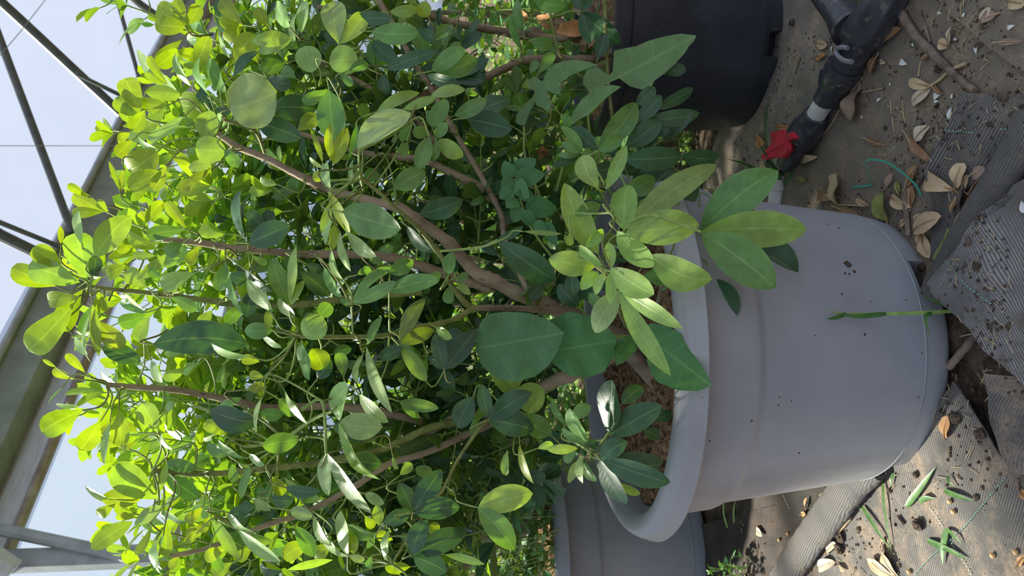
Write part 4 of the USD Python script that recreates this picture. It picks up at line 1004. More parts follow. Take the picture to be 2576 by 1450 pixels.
for k, (pts, w0, w1, y0, y1, mt, sd) in enumerate(STEMS):
    yy = np.linspace(y0, y1, len(pts))
    p3 = spline([U(px, py, y) for (px, py), y in zip(pts, yy)], 5)
    dep = (p3 - CAM) @ FWD
    r = np.linspace(w0, w1, len(p3)) / 2 * dep / F
    # knots at the leaf scars
    kn = np.random.default_rng(k)
    r = r * (1 + 0.05 * kn.standard_normal(len(r)))
    for q in kn.integers(1, len(r) - 1, max(1, len(r) // 8)):
        r[q] *= 1.2
    obj("branch" if w0 > 9 else "leaf_stalk", tube(p3, r, 9, True, 0.05, k), M[mt], shrub2 if sd else shrub, smooth=50, label="green young branch" if mt == "green_bark" and w0 > 9 else None)
    STEM_PTS.append((p3, sd))
# trunk bases down into the compost
for k, (a, b, r0, r1) in enumerate([((1452, 800, 1.10), (PX - .02, 1.13, .37), .013, .019), ((1570, 880, 1.10), (PX - .06, 1.10, .37), .012, .015)]):
    A0 = U(*a)
    p3 = spline([A0, (A0 + np.array(b)) / 2 + [.004, .004, 0], np.array(b)], 5)
    obj("trunk", tube(p3, [r0, r0 * 1.08, r1], 12, True, 0.06, 40 + k), M["bark"], shrub, smooth=50)
for k, a in enumerate([(1568, 60, 1.50), (1570, 120, 1.48)]):
    A0 = U(*a)
    p3 = spline([A0, A0 * .5 + np.array([BX, BY, .32]) * .5 + [0, 0, .02], np.array([BX - .03 + .05 * k, BY, .32])], 5)
    obj("trunk", tube(p3, [.010, .012], 12, True, 0.06, 50 + k), M["bark"], shrub2, smooth=50)

# small stalks from each group of leaf bases to the nearest stem
ALL_MAIN = np.vstack([p for p, s in STEM_PTS if not s])
ALL_SIDE = np.vstack([p for p, s in STEM_PTS if s])
groups = []
for B, Tp, s in HUBS:
    for g in groups:
        if g[2] == s and np.linalg.norm(B - g[0]) < 0.022:
            g[1].append((B, Tp)); break
    else:
        groups.append([B, [(B, Tp)], s])
for k, (B, mem, s) in enumerate(groups):
    P_ = ALL_SIDE if s else ALL_MAIN
    away = np.mean([unit(t - b) for b, t in mem], 0)
    d = P_ - B
    cost = np.linalg.norm(d, axis=1) + 0.05 * (d @ unit(away) > 0)
    q = int(np.argmin(cost))
    if cost[q] < 0.02:
        continue
    Q = P_[q]
    gap = np.linalg.norm(Q - B)
    if gap > 0.10:
        Q = B + unit(unit(Q - B) + np.array([0, 0.8, -0.2])) * 0.045
        gap = 0.045
    m1 = B - unit(away) * min(0.03, gap * 0.4)
    p3 = spline([B, m1, (m1 + Q) / 2 + [0, 0.004, -0.004], Q], 4)
    r0 = 0.0009 if len(mem) < 4 else 0.0014
    obj("leaf_stalk", tube(p3, np.linspace(r0, r0 * 1.7, len(p3)), 6), M["stalk"] if k % 3 else M["green_bark"], shrub2 if s else shrub, smooth=True)


# ------------------------------------------------------------------ filling shoots
def make_shoot(bag, stems, P, axis, size, tones, r, n_nodes=4, petiole=0.35, lowres=True, spread=0.2):
    "a leafy shoot: pairs of stalked leaves in threes along a short stem, a tuft of young ones at its end"
    ax = unit(axis)
    ref = unit(np.cross(ax, [0.3, 0.9, 0.2]))
    L = size * r.uniform(1.3, 2.0)
    stems.append((P - ax * L * 0.9, P + ax * L * 0.4))
    for k in range(n_nodes):
        at = P + ax * (L * (k / (n_nodes - 1) - 0.6))
        young = k / (n_nodes - 1)
        for h in range(2):
            ang = k * 1.57 + h * math.pi + r.uniform(-.4, .4)
            rad = unit(ref * math.cos(ang) + np.cross(ax, ref) * math.sin(ang))
            out = unit(rad * r.uniform(0.7, 1.2) + ax * (0.35 + 0.8 * young))
            hub = at + out * size * petiole * r.uniform(.6, 1.2)
            ln = size * (1.0 - 0.35 * young) * r.uniform(0.75, 1.2)
            sidev = unit(np.cross(out, ax) + r.normal(0, .15, 3))
            nrm = unit(ax * 0.9 + UPV * 0.8 - out * 0.2 + r.normal(0, .35, 3))
            tn = tones[int(r.integers(len(tones)))]
            if young > .8 and r.random() < .5:
                tn = {"0": "1", "1": "2", "2": "3", "3": "3", "p": "2"}[tn]
            for sgn in (-1, 0, 1):
                if r.random() < 0.10:
                    continue
                dirv = unit(out + sidev * sgn * 0.75 - UPV * r.uniform(-.1, .3))
                l2 = ln * (1.0 if sgn == 0 else 0.82)
                v, f, uv = leaf_mesh(hub, hub + dirv * l2, l2 * r.uniform(.38, .52), nrm + r.normal(0, .25, 3), "o" if r.random() < .7 else "e", arch=r.uniform(0, .10), fold=r.uniform(.05, .3), nl=5, nw=2, seed=int(r.integers(1 << 30)))
                bag.add(v, f, uv, tone(tn, r, spread))
            stems.append((at, hub))


def write_stems(stems, m, root, name="twig_mass", r0=0.0013):
    ms = [tube([a, (a + b) / 2 + [0, 0, -0.003], b], [r0 * 1.3, r0, r0 * .8], 5, False) for a, b in stems]
    v, f = cat_mesh(ms)
    obj(name, (v, f), m, root, smooth=True, kind="stuff")


OUT = Polygon([(480, -60), (410, 130), (380, 250), (380, 380), (400, 470), (300, 560), (270, 700), (280, 800), (310, 880), (290, 960), (275, 1080), (340, 1200), (350, 1350), (430, 1500), (1050, 1500), (1230, 1360), (1330, 1200), (1430, 1130), (1520, 1020), (1530, 900), (1520, 700), (1500, 500), (1480, 330), (1420, 260), (1330, 200), (1180, 100), (1100, -60)])
r = np.random.default_rng(11)
stems = []
N_MAIN, tries, made = 300, 0, 0
while made < N_MAIN and tries < 20000:
    tries += 1
    px, py = r.uniform(280, 1540), r.uniform(-60, 1500)
    if not OUT.contains(Point(px, py)):
        continue
    y = max(1.04, depth_at(px, py) + 0.15) + 0.46 * r.random()
    P = U(px, py, y)
    if P[2] < 0.50:
        continue
    # keep the bush round its own pot
    if abs(P[0] - PX) > 0.62:
        continue
    out = unit(np.array([P[0] - PX, (P[1] - PY) * 0.6 - 0.25, 0.35 + (P[2] - 0.7) * 1.1]) + r.normal(0, .3, 3))
    tn = "3322" if px < 430 else ("3221" if px < 600 else "11100" if px < 900 else "10000")  # young tones on top; darker ones below put inner shade into leaf colour
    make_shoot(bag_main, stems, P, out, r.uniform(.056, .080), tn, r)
    made += 1
write_stems(stems, M["stalk"], shrub)
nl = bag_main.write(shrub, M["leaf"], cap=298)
print("main leaves", nl, made)

r = np.random.default_rng(12)
stems = []
for k in range(85):
    P = np.array([BX - 0.05, BY - 0.02, 0.95]) + r.normal(0, 1, 3) * [.24, .2, .27]
    if P[2] < (.80 if P[1] < 1.75 else .6) or P[1] < 1.3 or P[2] > 1.32:
        continue
    out = unit(np.array([P[0] - BX, P[1] - BY - .15, .35 + (P[2] - .8)]) + r.normal(0, .3, 3))
    make_shoot(bag_side, stems, P, out, r.uniform(.05, .068), "2211" if P[2] > 1.0 else "1100", r)
write_stems(stems, M["stalk"], shrub2)
print("side leaves", bag_side.write(shrub2, M["leaf"], cap=298))


def back_bush(label, cx, cy, z0, rx, ry, z1, n, tones, seed, cap, size=(.058, .082), clear=0.08):
    root = thing("shrub", label, "bush", (cx, cy, 0))
    r = np.random.default_rng(seed)
    bag, st = LeafBag(), []
    for k in range(7):
        a = r.uniform(0, 6.28)
        e = np.array([cx + rx * .6 * math.cos(a), cy + ry * .6 * math.sin(a), z0 + (z1 - z0) * r.uniform(.6, .85)])
        s = np.array([cx + r.uniform(-.06, .06), cy + r.uniform(-.06, .06), z0 - 0.02])
        obj("branch", tube(spline([s, s * .5 + e * .5 + r.normal(0, .04, 3), e], 5), [.012, .009, .005], 8, True, .05, seed + k), M["bark"], root, smooth=50)
    for k in range(n):
        u = r.random()
        a = r.uniform(0, 6.28)
        rad = math.sqrt(r.random())
        zz = z0 + clear + (z1 - z0 - clear) * u
        taper = math.sin(math.pi * min(1, .22 + u * .68)) ** .6
        P = np.array([cx + rx * rad * taper * math.cos(a), cy + ry * rad * taper * math.sin(a), zz])
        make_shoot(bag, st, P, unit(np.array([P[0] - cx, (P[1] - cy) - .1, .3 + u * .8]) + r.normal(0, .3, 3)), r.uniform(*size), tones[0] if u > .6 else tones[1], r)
    write_stems(st, M["stalk"], root, r0=.0017)
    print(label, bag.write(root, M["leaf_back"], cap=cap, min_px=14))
    return root


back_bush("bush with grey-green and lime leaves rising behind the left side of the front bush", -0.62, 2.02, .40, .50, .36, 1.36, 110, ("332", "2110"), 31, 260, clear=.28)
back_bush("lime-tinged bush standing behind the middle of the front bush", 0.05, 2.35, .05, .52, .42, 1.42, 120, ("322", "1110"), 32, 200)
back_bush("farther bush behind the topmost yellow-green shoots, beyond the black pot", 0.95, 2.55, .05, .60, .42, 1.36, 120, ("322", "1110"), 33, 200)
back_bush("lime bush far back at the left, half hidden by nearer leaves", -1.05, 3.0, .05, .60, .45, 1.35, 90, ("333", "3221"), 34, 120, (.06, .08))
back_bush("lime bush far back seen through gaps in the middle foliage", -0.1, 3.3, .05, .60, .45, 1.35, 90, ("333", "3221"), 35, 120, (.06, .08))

# ------------------------------------------------------------------ undergrowth behind the pots
def weed_mass(name, label, n, region, size, tones, seed, z0=0.0, zr=(0.02, 0.3), cat="weeds", m="weed", shape="e"):
    r = np.random.default_rng(seed)
    bag = []
    st = []
    k = 0
    while k < n:
        x, y = r.uniform(region[0], region[1]), r.uniform(region[2], region[3])
        if math.hypot(x - PX, y - PY) < .28 or math.hypot(x - BX, y - BY) < .24 or math.hypot(x + .76, y - 2.06) < .3:
            continue
        k += 1
        h = r.uniform(*zr)
        base = np.array([x, y, z0])
        top = base + [r.normal(0, .04), r.normal(0, .04), h]
        st.append((base, top))
        for q in range(int(r.integers(6, 11))):
            at = base + (top - base) * r.uniform(.3, 1.05)
            d = unit(np.array([r.normal(), r.normal(), r.uniform(-.2, .6)]))
            l = r.uniform(*size)
            v, f, uv = leaf_mesh(at, at + d * l, l * r.uniform(.35, .6), UPV + r.normal(0, .4, 3), shape, arch=r.uniform(0, .1), fold=.15, nl=4, nw=2, seed=int(r.integers(1 << 30)))
            bag.append((v, f, uv, np.broadcast_to(tone(tones[int(r.integers(len(tones)))], r, .2), (len(v), 3))))
    v, f = cat_mesh([b[:2] for b in bag])
    t = thing(name, label, cat, kind="stuff")
    obj("leaves", (v, f), M[m], t, smooth=True, kind="stuff", uv=np.vstack([b[2] for b in bag]), col=np.vstack([b[3] for b in bag]))
    write_stems(st, M["stalk"], t, "stems", .0012)
    return t


weed_mass("undergrowth", "low green undergrowth filling the ground behind the pots", 520, (-1.9, 2.2, 1.75, 3.3), (.04, .075), "0112", 61, 0, (.10, .55))
weed_mass("undergrowth", "tall rank undergrowth at the very back of the bed", 420, (-3.2, 4.0, 3.4, 5.0), (.06, .11), "1223", 62, 0, (.35, 1.15))


def small_weed(name, label, cx, cy, z0, rad, n, size, tones, seed, h=(.05, .2), cat="weed", shape="w", lean=(0, 0)):
    "one weed plant: stalks with small leaves, each leaf a part as far as the limit allows"
    r = np.random.default_rng(seed)
    root = thing(name, label, cat, (cx, cy, z0))
    bag, st = LeafBag(), []
    for k in range(n):
        a, q = r.uniform(0, 6.28), math.sqrt(r.random())
        b = np.array([cx + rad * q * math.cos(a) * .6, cy + rad * q * math.sin(a) * .6, z0])
        t = np.array([cx + rad * q * math.cos(a) + lean[0], cy + rad * q * math.sin(a) + lean[1], z0 + r.uniform(*h)])
        p3 = spline([b, b * .5 + t * .5 + r.normal(0, .01, 3), t], 4)
        st.append((p3[0], p3[4])); st.append((p3[4], p3[-1]))
        for w in range(int(r.integers(7, 12))):
            at = p3[int(r.integers(2, len(p3)))]
            d = unit(np.array([r.normal(), r.normal(), r.uniform(-.3, .8)]))
            l = r.uniform(*size)
            v, f, uv = leaf_mesh(at, at + d * l, l * r.uniform(.5, .75), UPV + r.normal(0, .45, 3), shape, arch=r.uniform(0, .1), fold=.15, wave=.04, nl=5, nw=2, seed=int(r.integers(1 << 30)), serr=.12)
            bag.add(v, f, uv, tone(tones[int(r.integers(len(tones)))], r, .2))
    write_stems(st, M["stalk"], root, "stalks", .0011)
    bag.write(root, M["weed"], cap=150, min_px=11, rest="small_leaves")
    return root


small_weed("leafy_weed", "dense small-leaved dark green weed crowding the shaded grey pot", -0.62, 1.98, .40, .30, 130, (.022, .042), "xw0", 71, (.04, .30))
small_weed("leafy_weed", "straggling small-leaved weed beside the rim of the shaded grey pot", -0.36, 1.75, .30, .12, 24, (.02, .036), "wx1", 72, (.1, .3))
small_weed("leafy_weed", "thin pale-green weed at the foot of the shaded grey pot", -0.66, 1.60, .0, .06, 10, (.008, .018), "w1", 73, (.03, .10))
small_weed("leafy_weed", "bright green creeping weed between the black pot and the front pot", *Gd(1735, 368, 0)[:2], .0, .055, 16, (.009, .017), "221", 74, (.01, .035))
small_weed("leafy_weed", "tufted weed with small round leaves growing among the branches in the black pot", 0.50, 1.54, .345, .16, 34, (.02, .04), "w1x", 75, (.05, .3))


# ------------------------------------------------------------------ broad weed leaves traced by outline
def outline_leaf(root, pts, base, tip, y0, y1, tn, seed=0, fold=.10, wavy=.004, droop=0.0, m="weed", name="leaf"):
    "a broad leaf: its outline laid on a plane that runs from depth y0 at the base to y1 at the tip, then folded along the midrib"
    base, tip = np.array(base, float), np.array(tip, float)
    ax = (tip - base); L2 = ax @ ax
    pg = Polygon(pts).buffer(0)
    if pg.geom_type != "Polygon":
        pg = max(pg.geoms, key=lambda g: g.area)
    pg = pg.segmentize(14)
    v2, f = trimesh.creation.triangulate_polygon(pg, engine="earcut")
    v3, f = trimesh.remesh.subdivide_to_size(np.column_stack([v2, 0 * v2[:, 0]]), f, 26, max_iter=12)
    tm = trimesh.Trimesh(v3, f, process=True)
    v2, f = np.array(tm.vertices)[:, :2], np.array(tm.faces)
    t = ((v2 - base) @ ax) / L2
    s = ((v2 - base) @ np.array([-ax[1], ax[0]])) / L2
    P = np.array([U(px, py, y0 + (y1 - y0) * tt) for (px, py), tt in zip(v2, t)])
    c = unit(CAM - P.mean(0))
    Lm = np.linalg.norm(U(*tip, y1) - U(*base, y0))
    lift = fold * np.abs(s) * Lm + wavy * np.sin(t * 14 + seed + np.sign(s) * 1.2) * np.clip(np.abs(s) * 4, 0, 1) + droop * 4 * t * (1 - t)
    P = P + c * lift[:, None]
    n = np.cross(P[f[:, 1]] - P[f[:, 0]], P[f[:, 2]] - P[f[:, 0]])
    f = np.where(((n @ c) < 0)[:, None], f[:, ::-1], f)
    uv = np.stack([0.5 + s * 0.8, t], 1)
    rr_ = np.random.default_rng(seed)
    return obj(name, (P, f), M[m], root, smooth=True, uv=uv, col=np.broadcast_to(tone(tn, rr_, .05), (len(P), 3)))


def stalk(root, pts, r0, r1, m="stalk", name="leaf_stalk"):
    p3 = spline([U(*p) for p in pts], 6)
    obj(name, tube(p3, np.linspace(r0, r1, len(p3)), 8), M[m], root, smooth=True)


GX = lambda *p: [(1250 + .33106 * x, .33106 * y) for x, y in p]
bw = thing("broadleaf_weed", "weed with broad heart-shaped veined leaves beside the trunk in the front pot", "weed", (PX - .03, 1.0, .38))
outline_leaf(bw, [(1197, 880), (1200, 840), (1212, 808), (1232, 790), (1270, 785), (1330, 788), (1380, 805), (1419, 838), (1405, 880), (1380, 920), (1345, 948), (1300, 960), (1255, 955), (1215, 925)], (1197, 878), (1419, 838), .965, .93, "w", 1, .16)
outline_leaf(bw, [(1385, 805), (1430, 785), (1490, 798), (1530, 826), (1552, 856), (1542, 900), (1520, 935), (1480, 950), (1430, 945), (1390, 915), (1372, 880), (1374, 835)], (1372, 885), (1552, 858), .96, .93, "w", 2, .16)
outline_leaf(bw, [(1608, 824), (1641, 814), (1677, 821), (1714, 838), (1720, 861), (1740, 887), (1766, 920), (1786, 955), (1790, 971), (1757, 985), (1706, 982), (1655, 963), (1640, 943), (1627, 907), (1640, 877), (1614, 854)], (1614, 836), (1790, 971), .90, .835, "w", 3, .14)
outline_leaf(bw, [(1545, 874), (1558, 854), (1581, 844), (1607, 851), (1605, 877), (1585, 897), (1568, 914), (1551, 920), (1543, 897)], (1605, 855), (1550, 915), .93, .91, "w", 4, .14)
stalk(bw, [(1197, 878, .965), (1300, 900, 1.0), (1500, 850, 1.02), (1620, 850, 1.04)], .0018, .0028)
stalk(bw, [(1372, 885, .96), (1480, 900, 1.0), (1620, 860, 1.02)], .0018, .0028)
stalk(bw, [(1614, 836, .90), (1600, 850, .95), (1625, 860, 1.0)], .0018, .0026)
hw = thing("arrow_leaf_weed", "weed with one large pale arrow-shaped leaf in front of the black pot's rim", "weed", (.34, 1.28, 0))
outline_leaf(hw, GX((1515, 270), (1400, 255), (1280, 275), (1150, 310), (1060, 350), (960, 370), (890, 385), (885, 470), (880, 540), (850, 575), (820, 550), (760, 510), (690, 530), (655, 590), (655, 640), (680, 670), (710, 715), (760, 680), (850, 630), (930, 595), (960, 620), (1020, 660), (1100, 680), (1175, 655), (1200, 610), (1270, 560), (1360, 480), (1430, 400), (1460, 350), (1500, 310)), (1485, 235), (1752, 89), 1.14, 1.10, "x", 5, .10)
stalk(hw, [(1485, 235, 1.14), (1480, 300, 1.16), (1500, 420, 1.2), (1560, 520, 1.22)], .0020, .003)
sw = thing("toothed_weed", "grey-green weed with long lobed leaves between the front pot and the black pot", "weed", (.22, 1.2, .3))
outline_leaf(sw, GX((770, 495), (700, 470), (600, 455), (500, 465), (430, 495), (370, 560), (345, 620), (290, 580), (240, 610), (240, 670), (290, 690), (270, 740), (200, 800), (150, 870), (140, 930), (170, 950), (215, 950), (250, 850), (290, 770), (300, 800), (360, 830), (420, 850), (420, 790), (390, 730), (380, 690), (430, 710), (480, 720), (490, 670), (470, 630), (520, 610), (560, 570), (640, 540), (720, 510)), (1318, 320), (1505, 164), 1.12, 1.06, "x", 6, .12)
outline_leaf(sw, GX((945, 660), (880, 645), (800, 655), (720, 690), (640, 760), (580, 850), (545, 970), (620, 910), (700, 870), (720, 850), (780, 790), (860, 720)), (1430, 321), (1563, 218), 1.06, 1.02, "x", 7, .14)
stalk(sw, [(1318, 320, 1.12), (1322, 400, 1.12), (1360, 500, 1.14)], .0018, .0026)
stalk(sw, [(1430, 321, 1.06), (1425, 380, 1.08), (1400, 480, 1.12)], .0018, .0024)
mw = thing("mint_like_weed", "soft dull-green weed with paired oval leaves in front of the main trunk", "weed", (.1, 1.02, .5))
wb = LeafBag()
for (bx, by, tx, ty, w) in [(1296, 445, 1345, 400, 52), (1292, 445, 1268, 405, 38), (1300, 452, 1372, 438, 48), (1288, 450, 1262, 470, 40), (1296, 460, 1330, 500, 40), (1322, 516, 1402, 528, 52), (1316, 505, 1330, 470, 42), (1310, 520, 1292, 560, 38), (1318, 530, 1342, 572, 32), (1300, 500, 1275, 520, 40), (1290, 478, 1256, 500, 44), (1370, 560, 1400, 620, 30), (1345, 560, 1380, 590, 28)]:
    y = depth_at(bx, by) + .045 + rng.uniform(-.01, .01)
    set_leaf(wb, U(bx, by, y), U(tx, ty, y + rng.uniform(-.02, .015)), w, "w", "w", "f")
wb.write(mw, M["weed"], 100)
stalk(mw, [(1296, 450, 1.01), (1312, 510, 1.03), (1340, 580, 1.05), (1440, 700, 1.08), (1600, 800, 1.10)], .0014, .0024)

# ------------------------------------------------------------------ grasses
def blade(pts, w0, m="grass", parent=None, name="blade", on_ground=False, lift=0.003, **kw):
    "a grass blade: a narrow folded ribbon tapering to its tip; pts are (px, py, depth) or (px, py) on the ground"
    if on_ground:
        P = []
        for k, (px, py) in enumerate(pts):
            g = Gd(px, py, .012)
            P.append([g[0], g[1], top_z(g[0], g[1]) + lift + .003 * (k == 1)])
        P = spline(P, 5)
    else:
        P = spline([U(*p) for p in pts], 5)
    t = np.gradient(P, axis=0)
    t /= np.linalg.norm(t, axis=1, keepdims=True)
    c = np.array([unit(CAM - p) for p in P]) if not on_ground else np.tile(np.array([0, -.2, 1.0]), (len(P), 1))
    s = np.cross(t, c); s /= np.linalg.norm(s, axis=1, keepdims=True)
    n = np.cross(s, t)
    u = np.linspace(0, 1, len(P))
    w = w0 / 2 * np.clip(np.minimum(1.0, .55 + u * 3) * (1 - u ** 3), .06, 1)
    th = .0005
    V = np.stack([P - s * w[:, None] + n * .25 * w[:, None], P, P + s * w[:, None] + n * .25 * w[:, None], P - n * th], 1)
    k = len(P)
    f = []
    for a in range(k - 1):
        for q in range(4):
            i0, i1, j0, j1 = a * 4 + q, a * 4 + (q + 1) % 4, (a + 1) * 4 + q, (a + 1) * 4 + (q + 1) % 4
            f += [[i0, i1, j1], [i0, j1, j0]]
    return obj(name, (V.reshape(-1, 3), np.array(f)), M[m], parent, smooth=50, **kw)


sprig = thing("grass_sprig", "slender green sprig standing against the front pot's lower side", "grass", Gd(2425, 782, .01))
blade([(2425, 782, .905), (2330, 787, .908), (2230, 790, .912), (2130, 790, .918), (2078, 781, .92)], .0055, "stalk", sprig, "stem")
for pts, w in (([(2415, 780, .905), (2370, 765, .902), (2320, 744, .903)], .006), ([(2345, 787, .908), (2328, 800, .90), (2338, 842, .897)], .006), ([(2230, 790, .912), (2160, 796, .908), (2108, 790, .915)], .007), ([(2130, 790, .918), (2100, 800, .91), (2080, 803, .91)], .006), ([(2415, 790, .90), (2430, 770, .89), (2420, 750, .89)], .006), ([(2425, 785, .9), (2445, 800, .88), (2455, 810, .87)], .006)):
    blade(pts, w, "grass", sprig, "blade")
tuft = thing("grass_tuft", "dark green grass tuft over the white pipe end", "grass", Gd(1960, 470, 0))
for pts, w in (([(1965, 480), (1950, 430), (1905, 355)], .006), ([(1960, 475), (1960, 440), (1925, 385)], .006), ([(1968, 478), (2000, 455), (2060, 445)], .007), ([(1965, 470), (1990, 440), (2055, 372)], .006), ([(1960, 480), (1930, 465), (1880, 420)], .006), ([(1970, 485), (2010, 470), (2075, 492)], .006), ([(1968, 490), (2000, 500), (2040, 492)], .005), ([(1955, 480), (1935, 440), (1925, 300), (1943, 250)], .004), ([(1962, 470), (1975, 430), (2000, 400)], .007), ([(1950, 480), (1900, 470), (1830, 440)], .005), ([(1950, 470), (1890, 420), (1830, 400)], .005)):
    y0 = Gd(*pts[0], 0)[1]
    P = [(px, py, y0 - .05 * k + .01 * math.sin(px)) for k, (px, py) in enumerate(pts)]
    blade(P, w * 1.45, "grass", tuft, "blade")
arch = thing("grass_sprig", "single arching grass blade in front of the black pot", "grass", Gd(1845, 330, 0))
y0 = Gd(1848, 335, 0)[1]
blade([(1848, 335, y0), (1838, 285, y0 - .03), (1850, 245, y0 - .04), (1883, 195, y0 - .03)], .010, "grass", arch, "blade")
blade([(1850, 330, y0), (1900, 350, y0 - .04), (1960, 400, y0 - .08)], .003, "grass", arch, "blade")
tall = thing("grass_sprig", "thin grass stems rising between the two grey pots", "grass", Gd(1835, 1310, 0))
for pts, w in (([(1835, 1345), (1820, 1290), (1822, 1240)], .004), ([(1880, 1330), (1900, 1290), (1920, 1252)], .007), ([(1850, 1340), (1845, 1290), (1850, 1255)], .004)):
    y0 = Gd(*pts[0], 0)[1]
    blade([(px, py, y0 - .02 * k) for k, (px, py) in enumerate(pts)], w, "stalk", tall, "blade")
for pts, w, lab in ((L((1105, 945), (1215, 810), (1320, 660)), .017, "widest loose green blade lying nearest the pot's lit side"), (L((1200, 910), (1255, 880), (1310, 885)), .013, "short curled green leaf scrap beside the widest loose blade"),
                    (L((1430, 715), (1445, 765), (1475, 800)), .008, "tiny dark green scrap upper right of the scattered blades"), (L((1390, 825), (1500, 862), (1610, 905)), .013, "straight green blade lying alone on the far side of the sunlit sheet"),
                    (L((785, 940), (880, 1070), (985, 1260)), .014, "dark green blade slanting into the long yellow-green stem"), (L((925, 740), (955, 960), (1000, 1300)), .010, "long yellow-green stem lying from the pot towards the pair of tan leaves"),
                    (L((770, 770), (752, 890), (790, 1010)), .009, "drooping green blade at the edge of the rolled fold"), (L((1400, 1105), (1385, 1240), (1372, 1370)), .016, "upright blade of the crossed green blades"),
                    (L((1255, 1190), (1400, 1245), (1555, 1325)), .015, "long lower blade of the crossed green blades"), (L((1402, 1105), (1460, 1150), (1512, 1220)), .010, "short upper blade of the crossed green blades"), (L((1010, 700), (1000, 750), (990, 800)), .009, "stub of green blade just under the pot's base")):
    blade(pts, w * .62, "grass", None, "loose_grass", True, label=lab, cat="grass blade", group="loose green blades on the sunlit sheet")

# ------------------------------------------------------------------ fallen leaves
def on_ground(px, py, extra=0.0):
    g = Gd(px, py, .012)
    for _ in range(3):
        g = Gd(px, py, top_z(g[0], g[1]) + extra)
    return g


